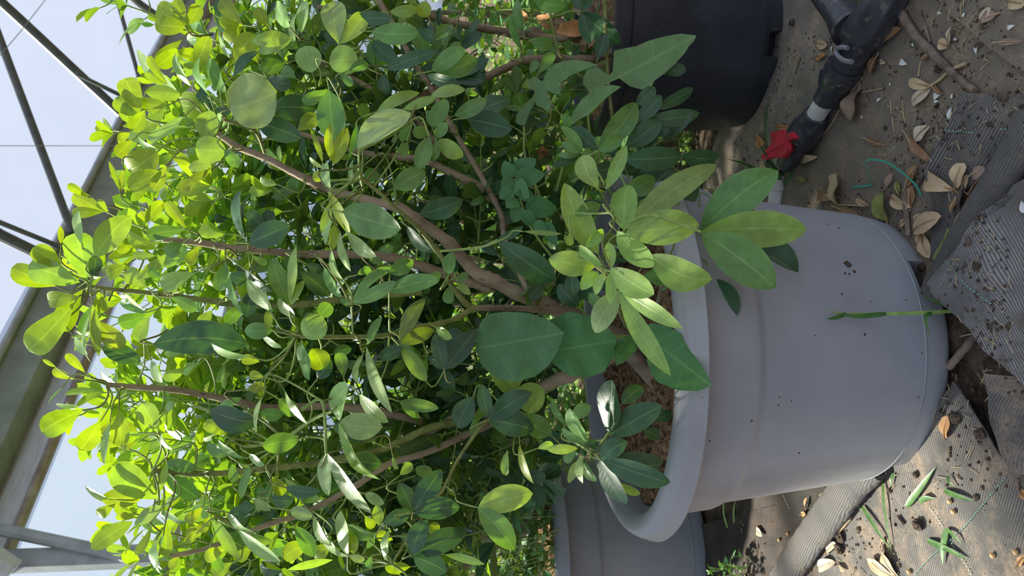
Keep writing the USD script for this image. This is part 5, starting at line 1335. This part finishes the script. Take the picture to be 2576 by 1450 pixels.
DRY = [  # crop, base, tip, width, colour, shape, label, curl, lift
    ("Z", 2103, 515, 2107, 436, 52, "tan", "r", "round tan dead leaf standing beside the grass tuft"),
    ("J", 590, 1440, 440, 1412, 80, "brown", "e", "brown dead leaf tucked beneath the round tan leaf by the pot"),
    ("J", 1450, 1390, 1230, 1285, 150, "tan", "o", "largest tan leaf of the dead leaf cluster"),
    ("J", 1455, 1385, 1508, 1190, 100, "tan", "o", "tan leaf pointing up out of the dead leaf cluster"),
    ("J", 1550, 1300, 1642, 1225, 80, "pinkish", "r", "pinkish-brown dead leaf behind the cluster's upper side"),
    ("J", 1565, 1400, 1685, 1258, 90, "tan", "o", "speckled tan leaf on the far side of the dead leaf cluster"),
    ("J", 1540, 1405, 1640, 1455, 80, "tan", "o", "tan leaf at the lower edge of the dead leaf cluster"),
    ("J", 1510, 1370, 1530, 1270, 40, "tan", "e", "narrow tan leaf in the middle of the dead leaf cluster"),
    ("J", 1275, 630, 1113, 592, 82, "tan", "e", "tan dead leaf with a grey patch on the pale stem"),
    ("J", 1275, 642, 1122, 766, 82, "pale", "e", "pale dead leaf under the tan one on the pale stem"),
    ("J", 1400, 335, 1320, 305, 88, "tan", "r", "rounded tan leaf lying by the brown stick"),
    ("J", 1410, 335, 1427, 190, 40, "pale", "l", "narrow pale leaf beside the rounded leaf at the stick"),
    ("J", 760, 640, 700, 890, 100, "pinkish", "e", "long brownish leaf beside the pipe's white sleeve"),
    ("J", 892, 405, 830, 542, 62, "brown", "e", "dark brown leaf lying against the pipe below the clip"),
    ("J", 900, 440, 944, 455, 34, "pale", "e", "tiny pale leaf beside the dark brown leaf at the pipe"),
    ("J", 828, 352, 1050, 205, 105, "brown", "e", "orange-brown curled leaf across the tee joint"),
    ("J", 1262, 918, 1152, 1030, 82, "pale", "e", "pale pointed leaf at the edge of the square-cornered sheet"),
    ("J", 302, 1160, 438, 1145, 60, "tan", "e", "tan leaf in the shade below the red valve"),
    ("J", 1955, 1190, 1935, 958, 92, "orange", "e", "orange-tan leaf at the far edge of the square-cornered sheet"),
    ("J", 1840, 5, 1965, 30, 100, "tan", "r", "large tan leaf in the far corner"),
    ("J", 1765, 100, 1650, 132, 82, "pinkish", "o", "pinkish leaf in the far corner litter"),
    ("J", 440, 310, 520, 330, 70, "tan", "r", "crumpled tan leaf on the tan strip near the black pot"),
    ("J", 430, 430, 502, 398, 50, "orange", "e", "small orange leaf under the crumpled one near the black pot"),
    ("J", 470, 60, 560, 150, 26, "tan", "l", "thin dry leaf beside the side pipe"),
    ("J", 332, 875, 258, 970, 72, "olive", "e", "yellow-green leaf beside the red valve"),
    ("J", 150, 925, 262, 930, 40, "orange", "e", "orange leaf between the red valve and the black pot"),
    ("J", 300, 850, 360, 862, 30, "pale", "e", "small pale leaf beside the last union nut"),
    ("J", 0, 1000, 60, 1050, 90, "orange", "r", "orange-tan leaf at the edge of the creeping weed"),
    ("J", 310, 1300, 362, 1308, 46, "olive", "r", "little yellow leaf among the grass tuft"),
    ("J", 1090, 1372, 1172, 1200, 62, "brown", "e", "brown upright leaf beside the teal strand"),
    ("J", 950, 1372, 1002, 1268, 50, "pinkish", "e", "dull brown leaf inside the bend of the teal strand"),
    ("J", 1042, 1412, 1020, 1320, 36, "olive", "l", "olive sliver beside the teal strand's lower end"),
    ("J", 1640, 182, 1700, 50, 52, "pale", "e", "grey-white curled leaf in the far corner litter"),
    ("J", 1760, 310, 1930, 300, 50, "pinkish", "l", "limp brown leaf at the far edge of the corner litter"),
    ("J", 1100, 980, 1280, 1190, 60, "brown", "e", "dark crumbling leaf near the frayed sheet edge"),
    ("J", 800, 1010, 940, 1060, 40, "brown", "l", "shrivelled brown leaf in the middle of the dark sheet"),
    ("J", 1270, 390, 1200, 440, 40, "brown", "e", "small brown leaf above the pale stem"),
    ("J", 1290, 620, 1350, 690, 40, "brown", "l", "dark sliver of leaf beside the pale stem"),
    ("K", 960, 222, 910, 8, 92, "olive", "e", "speckled yellow-green leaf beside the front pot's shoulder"),
    ("K", 988, 42, 1112, 122, 92, "tan", "e", "tan leaf behind the yellow-green one by the pot"),
    ("K", 1130, 122, 1128, -40, 92, "brown", "e", "folded rust-brown leaf between two tan ones"),
    ("K", 1150, 290, 1357, 188, 142, "tan", "r", "big round speckled tan leaf beside the dead shoot"),
    ("K", 1212, 318, 1270, 492, 80, "tan", "e", "oval tan leaf against the pot's lower shoulder"),
    ("K", 1222, 300, 1178, 402, 52, "tan", "e", "smaller tan leaf beside the oval one against the pot"),
    ("K", 1158, 252, 1192, 168, 50, "tan", "e", "shaded tan leaf on the dead shoot"),
    ("K", 1460, 60, 1420, 172, 42, "brown", "e", "small brown leaf hanging from the dead leaf cluster"),
    ("K", 850, 142, 905, 58, 42, "brown", "e", "shrivelled leaf on the tan sprig by the pot"),
    ("K", 820, 110, 722, 60, 46, "tan", "e", "tan leaflet of the sprig by the pot"),
    ("K", 1100, 212, 1045, 262, 42, "tan", "e", "half-hidden tan leaf at the pot's edge"),
    ("K", 580, 118, 760, 172, 50, "brown", "l", "dark brown leaf pinned against the pot's side"),
    ("K", 1520, 130, 1415, 320, 52, "brown", "e", "long dark brown leaf on the rolled fold"),
    ("K", 1355, 440, 1330, 520, 50, "olive", "e", "green-brown withered leaf at the foot of the pot"),
    ("L", 1380, 442, 1410, 282, 84, "orange", "e", "folded orange-tan leaf standing against the pot's lit base"),
    ("L", 1010, 1460, 818, 1325, 96, "tan", "e", "left leaf of the pair of long tan leaves on the sunlit sheet"),
    ("L", 1032, 1450, 905, 1262, 84, "tan", "e", "right leaf of the pair of long tan leaves on the sunlit sheet"),
    ("L", 515, 1282, 580, 1212, 62, "pale", "r", "whitish crumpled leaf beside the rolled fold"),
    ("L", 452, 1398, 560, 1350, 84, "pale", "r", "pale dusty leaf at the lower edge of the rolled fold"),
    ("L", 600, 1360, 640, 1415, 34, "tan", "e", "small tan leaf by the pale dusty one"),
    ("L", 1930, 820, 1980, 890, 60, "orange", "e", "tan leaf at the far edge of the sunlit sheet"),
    ("L", 0, 1098, 48, 1155, 52, "pale", "e", "greyish leaf in the dark soil between the pots"),
    ("L", 330, 1005, 362, 992, 36, "orange", "r", "tiny orange leaf beside the frayed fold edge"),
    ("L", 372, 962, 370, 878, 24, "orange", "l", "thin orange leaf sliver above the frayed fold edge"),
    ("L", 1905, 1380, 1965, 1300, 50, "orange", "e", "orange-brown leaf at the corner of the sunlit sheet"),
    ("J", 520, 80, 610, 20, 70, "pinkish", "r", "grey-brown leaf lying against the side pipe"),
    ("J", 740, 10, 790, -20, 60, "brown", "e", "brown leaf behind the side pipe"),
    ("J", 90, 1270, 40, 1180, 60, "tan", "e", "tan leaf half under the front pot's leaves"),
]
rl = np.random.default_rng(21)
for rec in DRY:
    ox, oy, sc = {"J": (1900, 0, .3449), "K": (1900, 480, .3449), "L": (1900, 950, .3449), "Z": (0, 0, 1)}[rec[0]]
    bx, by, tx, ty, w = [float(v) for v in rec[1:6]]
    B, Tp = on_ground(ox + bx * sc, oy + by * sc, .003), on_ground(ox + tx * sc, oy + ty * sc, .008)
    a = unit(Tp - B)
    dep = ((B + Tp) / 2 - CAM) @ FWD
    L_ = np.linalg.norm(Tp - B)
    # the width is read across the picture; ground runs away from the camera, so widths across depth are stretched
    c = unit(CAM - B)
    side_v = unit(np.cross(UPV, a))
    fs = math.sqrt(max(0.2, 1 - (side_v @ c) ** 2))
    wm = min(w * sc * dep / F / fs, L_ * .85)
    v, f, uv = leaf_mesh(B, Tp, wm, UPV + rl.normal(0, .12, 3), rec[7], arch=rl.uniform(.05, .14), fold=rl.uniform(.1, .4), wave=rl.uniform(.03, .07), nl=10, nw=4, curl=rl.uniform(-.1, .1), seed=int(rl.integers(1 << 30)))
    low = min(p[2] - top_z(p[0], p[1]) for p in v[::6])
    v[:, 2] -= low - .001
    n = unit(np.cross(a, side_v)); n = n if n[2] > 0 else -n
    # a little thickness: upper and lower skins
    k = len(v)
    vv, ff = np.vstack([v, v - n * .0006]), np.vstack([f, f[:, ::-1] + k])
    t = thing("dry_leaf", rec[8], "dead leaf", B, "dead leaves on the ground cover")
    obj("blade", (vv, ff), M["dry_" + rec[6]], t, smooth=True)
    st = B - a * L_ * .16 + [0, 0, .001]
    sk = spline([B + a * L_ * .85 + n * .0012, B + a * L_ * .4 + n * (.0012 + 4 * .4 * .6 * .06 * L_), B + n * .0008, st], 4)
    for q in range(len(sk)):
        sk[q, 2] = max(sk[q, 2], top_z(sk[q, 0], sk[q, 1]) + .0012)
    obj("midrib", tube(sk, [.0004, .0007, .0009, .0009], 5), M["dry_" + ("brown" if rec[6] in ("tan", "pale", "orange") else "tan")], t, smooth=True)

# dead leaves heaped in the black pot
rl2 = np.random.default_rng(5)
DP = [(1400, 80, 1478, 70, 34), (1470, 105, 1395, 60, 40), (1420, 50, 1370, 30, 26), (1490, 60, 1520, 100, 30), (1500, 90, 1460, 130, 28), (1440, 20, 1500, 30, 30), (1350, 40, 1400, 60, 28), (1530, 40, 1510, 10, 22), (1380, 100, 1330, 70, 26), (1290, 20, 1330, 50, 24), (1365, 365, 1385, 400, 26), (1340, 385, 1375, 395, 26)]
LAB = ["long curled copper-brown leaf lying across the black pot's soil", "broad copper leaf under the branch in the black pot", "small copper leaf near the stems in the black pot", "copper leaf against the black pot's near rim", "brown leaf below the forked branch in the black pot", "copper leaf high on the black pot's litter",
       "rusty leaf on the far side of the black pot's litter", "small tan leaf at the rim of the black pot", "rusty leaf under the thick brown branch", "dull brown leaf far back among the branches", "bright orange dead leaf caught in the dark foliage behind the weeds", "orange dead leaf lower in the dark foliage behind the weeds"]
for k, (bx, by, tx, ty, w) in enumerate(DP):
    y = 1.44 + .02 * (k % 4) if k < 10 else 1.25
    B, Tp = U(bx, by, y), U(tx, ty, y + .01)
    dep = (B - CAM) @ FWD
    v, f, uv = leaf_mesh(B, Tp, w * 1.25 * dep / F, unit(CAM - B) + UPV * .8, "e", arch=.12, fold=.35, wave=.06, nl=9, nw=4, curl=.1, seed=k)
    t = thing("dry_leaf", LAB[k], "dead leaf", B, "dead leaves caught in and by the black pot")
    obj("blade", (v, f), M["dry_orange" if k % 3 == 0 or k > 9 else "dry_brown" if k % 3 == 1 else "dry_pinkish"], t, smooth=True)

# ------------------------------------------------------------------ sticks, stems, petals, seeds, clods
def ground_stick(pts, r0, r1, m, label, cat="stick", name="stick", sides=7):
    P = []
    for px, py in pts:
        g = on_ground(px, py)
        P.append([g[0], g[1], top_z(g[0], g[1]) + max(r0, r1)])
    P = spline(P, 5)
    for q in range(len(P)):
        P[q, 2] = max(P[q, 2], top_z(P[q, 0], P[q, 1]) + r0 * .9)
    obj(name, tube(P, [r0, (r0 + r1) / 2, r1], sides, True, .12, len(pts)), M[m], None, smooth=50, label=label, cat=cat)


ground_stick(J((1085, 75), (1190, 245), (1330, 390), (1480, 540), (1640, 665)), .0075, .0045, "stick", "long brown stick lying from the pipe to the square-cornered sheet")
ground_stick(J((1210, 70), (1250, 190), (1287, 312)), .0024, .0018, "stick", "thin grey twig beside the long brown stick", "twig", "twig", 6)
ground_stick(J((1545, 465), (1430, 520), (1350, 590), (1272, 640)), .0030, .0022, "straw", "pale branching dry stem across the long brown stick", "dry stem", "straw", 6)
ground_stick(J((790, 560), (700, 690), (640, 795)), .0022, .0016, "straw", "straw stem lying along the pipe's far side", "dry stem", "straw", 6)
ground_stick(J((785, 675), (860, 660), (945, 643)), .0014, .0012, "straw", "short straw bit on the dark sheet", "dry stem", "straw", 5)
ground_stick(J((1215, 450), (1205, 500), (1196, 560)), .0016, .0014, "straw", "short upright straw bit above the pale stem", "dry stem", "straw", 5)
ground_stick(J((990, 730), (1000, 850), (1020, 960)), .0010, .0008, "straw", "hair-thin straw in the middle of the dark sheet", "dry stem", "straw", 5)
ground_stick(J((1080, 730), (1090, 820), (1100, 920)), .0011, .0008, "straw", "second hair-thin straw beside the pale leaf", "dry stem", "straw", 5)
ground_stick(J((620, 800), (560, 910), (460, 1030)), .0016, .0012, "straw", "straw curving under the last union nut", "dry stem", "straw", 5)
ground_stick(K((1112, 10), (1118, 120), (1130, 230), (1140, 330)), .0050, .0036, "stick", "upright stalk of the dead shoot against the pot", "dry stem", "straw", 7)
ground_stick(K((1545, 100), (1520, 165), (1498, 232)), .0030, .0022, "stick", "short brown twig on the rolled fold", "twig", "twig", 6)
ground_stick(K((590, 100), (700, 108), (830, 112)), .0018, .0014, "straw", "stalk of the tan sprig by the pot", "dry stem", "straw", 5)
ground_stick(K((1345, 500), (1400, 390), (1450, 280)), .0055, .0032, "green_bark", "green and brown withered stem beside the rolled fold", "dry stem", "straw", 7)
ground_stick(K((1690, 180), (1660, 260), (1632, 345)), .0018, .0015, "straw", "pale straw in the gap beside the rolled fold", "dry stem", "straw", 5)
ground_stick(K((1640, 1050), (1540, 1170), (1440, 1290)), .0050, .0060, "stick", "dusty stick half buried in the bare soil at the pot's base")
ground_stick(L((705, 1025), (650, 1090), (590, 1155)), .0042, .0038, "straw", "tan twig lying beside the rolled fold", "twig", "twig", 7)
ground_stick(L((1050, 1010), (1070, 1040), (1095, 1070)), .0028, .0024, "stick", "short dark twig on the sunlit sheet", "twig", "twig", 6)
ground_stick(L((1930, 740), (1925, 780), (1935, 820)), .0022, .0018, "stick", "twig at the far edge of the sunlit sheet", "twig", "twig", 6)
ground_stick(J((1900, 1130), (1820, 1200), (1720, 1225)), .0016, .0012, "straw", "wiry stem on the square-cornered sheet", "dry stem", "straw", 5)
ground_stick(J((1905, 1135), (1830, 1230), (1785, 1300)), .0016, .0010, "straw", "second wiry stem forking down the square-cornered sheet", "dry stem", "straw", 5)
ground_stick(J((1310, 1085), (1280, 1180), (1245, 1270), (1200, 1360)), .0018, .0016, "pipe", "black loose ribbon along the frayed sheet edge", "plastic strip", "plastic_strip", 5)
# teal plastic strand
P = [np.append(on_ground(*q)[:2], 0) for q in J((715, 1365), (800, 1358), (872, 1345), (900, 1270), (930, 1175), (1030, 1182), (1130, 1252), (1200, 1345), (1225, 1430))]
zz = [.002, .004, .006, .02, .028, .02, .016, .008, .003]
P = spline([[p[0], p[1], top_z(p[0], p[1]) + z] for p, z in zip(P, zz)], 6)
tn_ = np.gradient(P, axis=0); sd_ = np.cross(tn_, UPV); sd_ /= np.linalg.norm(sd_, axis=1, keepdims=True)
V = np.stack([P - sd_ * .0016, P + [0, 0, .0005], P + sd_ * .0016, P - [0, 0, .0003]], 1).reshape(-1, 3)
f = []
for a in range(len(P) - 1):
    for q in range(4):
        i0, i1, j0, j1 = a * 4 + q, a * 4 + (q + 1) % 4, (a + 1) * 4 + q, (a + 1) * 4 + (q + 1) % 4
        f += [[i0, i1, j1], [i0, j1, j0]]
obj("plastic_strand", (V, np.array(f)), M["teal"], None, smooth=50, label="loose teal plastic strand bent over the dark sheet", cat="plastic strip")

PET = J((1435, 780), (1370, 680), (1110, 470), (1700, 340), (560, 380), (1540, 85), (1360, 100), (985, 600), (1150, 312), (1475, 290), (920, 718), (1895, 185), (1443, 678), (1615, 395)) + J((1340, 740), (780, 835), (430, 980)) + K((1945, 75)) + K((700, 1010))
PETL = ["largest white petal, on the square-cornered sheet", "white petal with a notch beside the middle of the long brown stick's lower side", "white petal touching the pale branching dry stem", "white petal out beyond the long brown stick, near the corner litter", "white petal beside the grey hooked clip",
        "white petal in the corner litter beside the grey-white curled leaf", "white petal near the thin grey twig", "white speck in the middle of the dark sheet", "white petal just above the tan leaf with a grey patch", "white petal below the rounded tan leaf at the stick", "white speck beside the long brownish leaf at the pipe",
        "white speck at the far edge beyond the corner litter", "white speck between the pale stem and the square-cornered sheet", "white petal below the middle of the long brown stick", "white speck on the dark sheet above the frayed edge", "white speck between the pipe and the hair-thin straw", "white speck beside the yellow-green leaf at the valve", "white petal on the raised ash-grey sheet's far edge", "white speck low on the front pot's foot"]
PET = PET[:18]
for k, (px, py) in enumerate(PET):
    g = on_ground(px, py)
    z = top_z(g[0], g[1])
    a = rl.uniform(0, 6.28)
    d = np.array([math.cos(a), math.sin(a), .1])
    s_ = .010 if k in (0, 1, 2, 17) else rl.uniform(.0035, .007)
    B = np.array([g[0], g[1], z + .001]); Tp = B + d * s_ * 1.7
    v, f, uv = leaf_mesh(B, Tp, s_, UPV, "o", arch=.08, fold=.3, nl=6, nw=4, seed=k)
    v[:, 2] -= min(q[2] - top_z(q[0], q[1]) for q in v[::5]) - .0008
    obj("petal", (np.vstack([v, v - [0, 0, .0005]]), np.vstack([f, f[:, ::-1] + len(v)])), M["petal"], None, smooth=True, label=PETL[k], cat="petal", group="white petals on the ground")
SEED = L((1457, 980), (1133, 1418), (945, 1185), (182, 1185), (775, 830), (1745, 1300), (1910, 1275), (245, 1140), (1430, 905))
SEEDL = ["tan seed beside the straight green blade on the sunlit sheet", "tan seed beside the pair of long tan leaves", "tan seed at the foot of the long yellow-green stem", "tan seed on the dark sheet between the two pots", "tan seed near the drooping green blade by the fold", "tan seed above the corner of the sunlit sheet",
         "tan seed at the far edge of the sunlit sheet", "tan seed among the frayed threads of the fold", "tan seed between the short curled scrap and the crossed blades"]
for k, (px, py) in enumerate(SEED):
    g = on_ground(px, py)
    s = trimesh.creation.icosphere(2, .0036)
    s.apply_scale([1, 1.05, .93])
    vv = np.array(s.vertices); vv[:, 2] *= .95
    obj("seed", (vv + [g[0], g[1], top_z(g[0], g[1]) + .0029], np.array(s.faces)), M["seed"], None, smooth=True, label=SEEDL[k], cat="seed", group="round tan seeds on the ground")


def lump(px, py, s, label, m="clod", name="soil_clod", cat="clod", seed=0, flat=.75):
    g = on_ground(px, py)
    b = trimesh.creation.icosphere(3, 1.0)
    v = np.array(b.vertices)
    v = v * (0.35 + 1.2 * meshkit.fbm(v * 1.9 + seed * 5.1, 5, seed) + .35 * (meshkit.noise(v * 7, seed) - .5))[:, None] * s * .62
    v[:, 2] *= flat
    z = top_z(g[0], g[1])
    obj(name, (v + [g[0], g[1], z + s * flat * .45], np.array(b.faces)), M[m], None, smooth=True, label=label, cat=cat)


for k, (p, s, lab) in enumerate([(L((1205, 1075)), .014, "dark soil clod in the middle of the sunlit sheet"), (L((630, 1250)), .015, "soil clod beside the whitish crumpled leaf"), (L((470, 1050)), .020, "largest crumbly soil clod on the rolled fold"), (L((520, 1120)), .012, "smaller soil clod on the rolled fold"), (L((640, 1170)), .014, "soil clod next to the tan twig"),
                                 (K((1700, 1160)), .015, "pale stone-like clod in the bare soil"), (L((1745, 410)), .012, "dark clod in the strip of bare soil"), (L((1480, 300)), .012, "clod beside the folded orange-tan leaf"), (L((1180, 710)), .008, "clod close to the pot's lit base"), (L((990, 825)), .007, "small clod beside the long yellow-green stem"),
                                 (J((280, 165)), .011, "pale clod beside the black pot's foot"), (J((640, 15)), .022, "grey stone lying against the side pipe"), (J((1345, 500)), .010, "clod under the pale stem"), (K((1230, 560)), .010, "clod at the notch in the pot's foot")]):
    lump(*p[0], s, lab, seed=k)
# crumbs and chaff strewn over soil and sheets: too many to count
rc = np.random.default_rng(33)
ms, ms2 = [], []
ico = trimesh.creation.icosphere(0, 1.0)
iv, jf = np.array(ico.vertices), np.array(ico.faces)
for k in range(5200):
    px, py = rc.uniform(1850, 2600), rc.uniform(-30, 1480)
    g = Gd(px, py, .01)
    if math.hypot(g[0] - PX, g[1] - PY) < .22:
        continue
    dens = meshkit.fbm(np.array([[g[0] * 9, g[1] * 9, .3]]), 4, 17)[0]
    if dens < .47 + .12 * rc.random():
        continue
    z = top_z(g[0], g[1])
    if rc.random() < .8:
        s = rc.uniform(.0009, .0030) * (1 + 1.2 * (rc.random() < .04))
        ms.append((iv * rc.uniform(.6, 1.2, (len(iv), 1)) * s * [1, 1, .7] + [g[0], g[1], z + s * .35], jf))
    else:
        a = rc.uniform(0, 6.28); l = rc.uniform(.006, .022)
        d = np.array([math.cos(a), math.sin(a), rc.uniform(-.05, .15)]) * l
        p0 = np.array([g[0], g[1], z + .0012])
        ms2.append(tube([p0, p0 + d * .5 + [0, 0, .001], p0 + d], .0006, 4))
lt = thing("ground_litter", "dark soil crumbs and straw-coloured chaff strewn over the ground cover", "litter", kind="stuff")
obj("soil_crumbs", cat_mesh(ms), M["clod"], lt, smooth=False, kind="stuff")
obj("chaff", cat_mesh(ms2), M["straw"], lt, smooth=False, kind="stuff")

# dried mud marks and a little debris stuck to the front pot's side
rm = np.random.default_rng(44)
for k, (px, py, s) in enumerate([(2131, 665, .0055), (2148, 684, .0032), (2125, 688, .0022), (2136, 690, .002), (2117, 740, .0018), (2278, 755, .0014), (2050, 845, .0014), (2036, 870, .0012), (2200, 845, .0012), (2175, 842, .002), (1960, 1000, .0014), (1990, 1010, .0014), (1958, 1020, .0016), (1890, 1060, .0018), (2010, 1140, .0016), (2190, 760, .0013), (1785, 1110, .0014), (1768, 1000, .0014), (2110, 575, .0018), (2080, 565, .0014), (2318, 890, .0014), (2310, 1000, .0014)]):
    d = ray(px, py)
    for t_ in np.arange(.6, 1.3, .0005):
        p = CAM + d * t_
        rad = math.hypot(p[0] - PX, p[1] - PY)
        R_ = np.interp(p[2], [0, .026, .045, .286, .299, .306, .384, .387, .398], [.211, .2215, .2254, .2535, .26, .2625, .2705, .3065, .3035])
        if rad < R_:
            break
    n_ = unit([p[0] - PX, p[1] - PY, 0])
    b = trimesh.creation.icosphere(2, 1.0)
    v = np.array(b.vertices) * (0.6 + .8 * meshkit.noise(np.array(b.vertices) * 2 + k, k))[:, None] * s
    v = v - np.outer(v @ n_, n_) * .72
    obj("mud_mark", (v + p, np.array(b.faces)), M["clod"], pot, smooth=True, label="dried mud mark" if k == 0 else None)
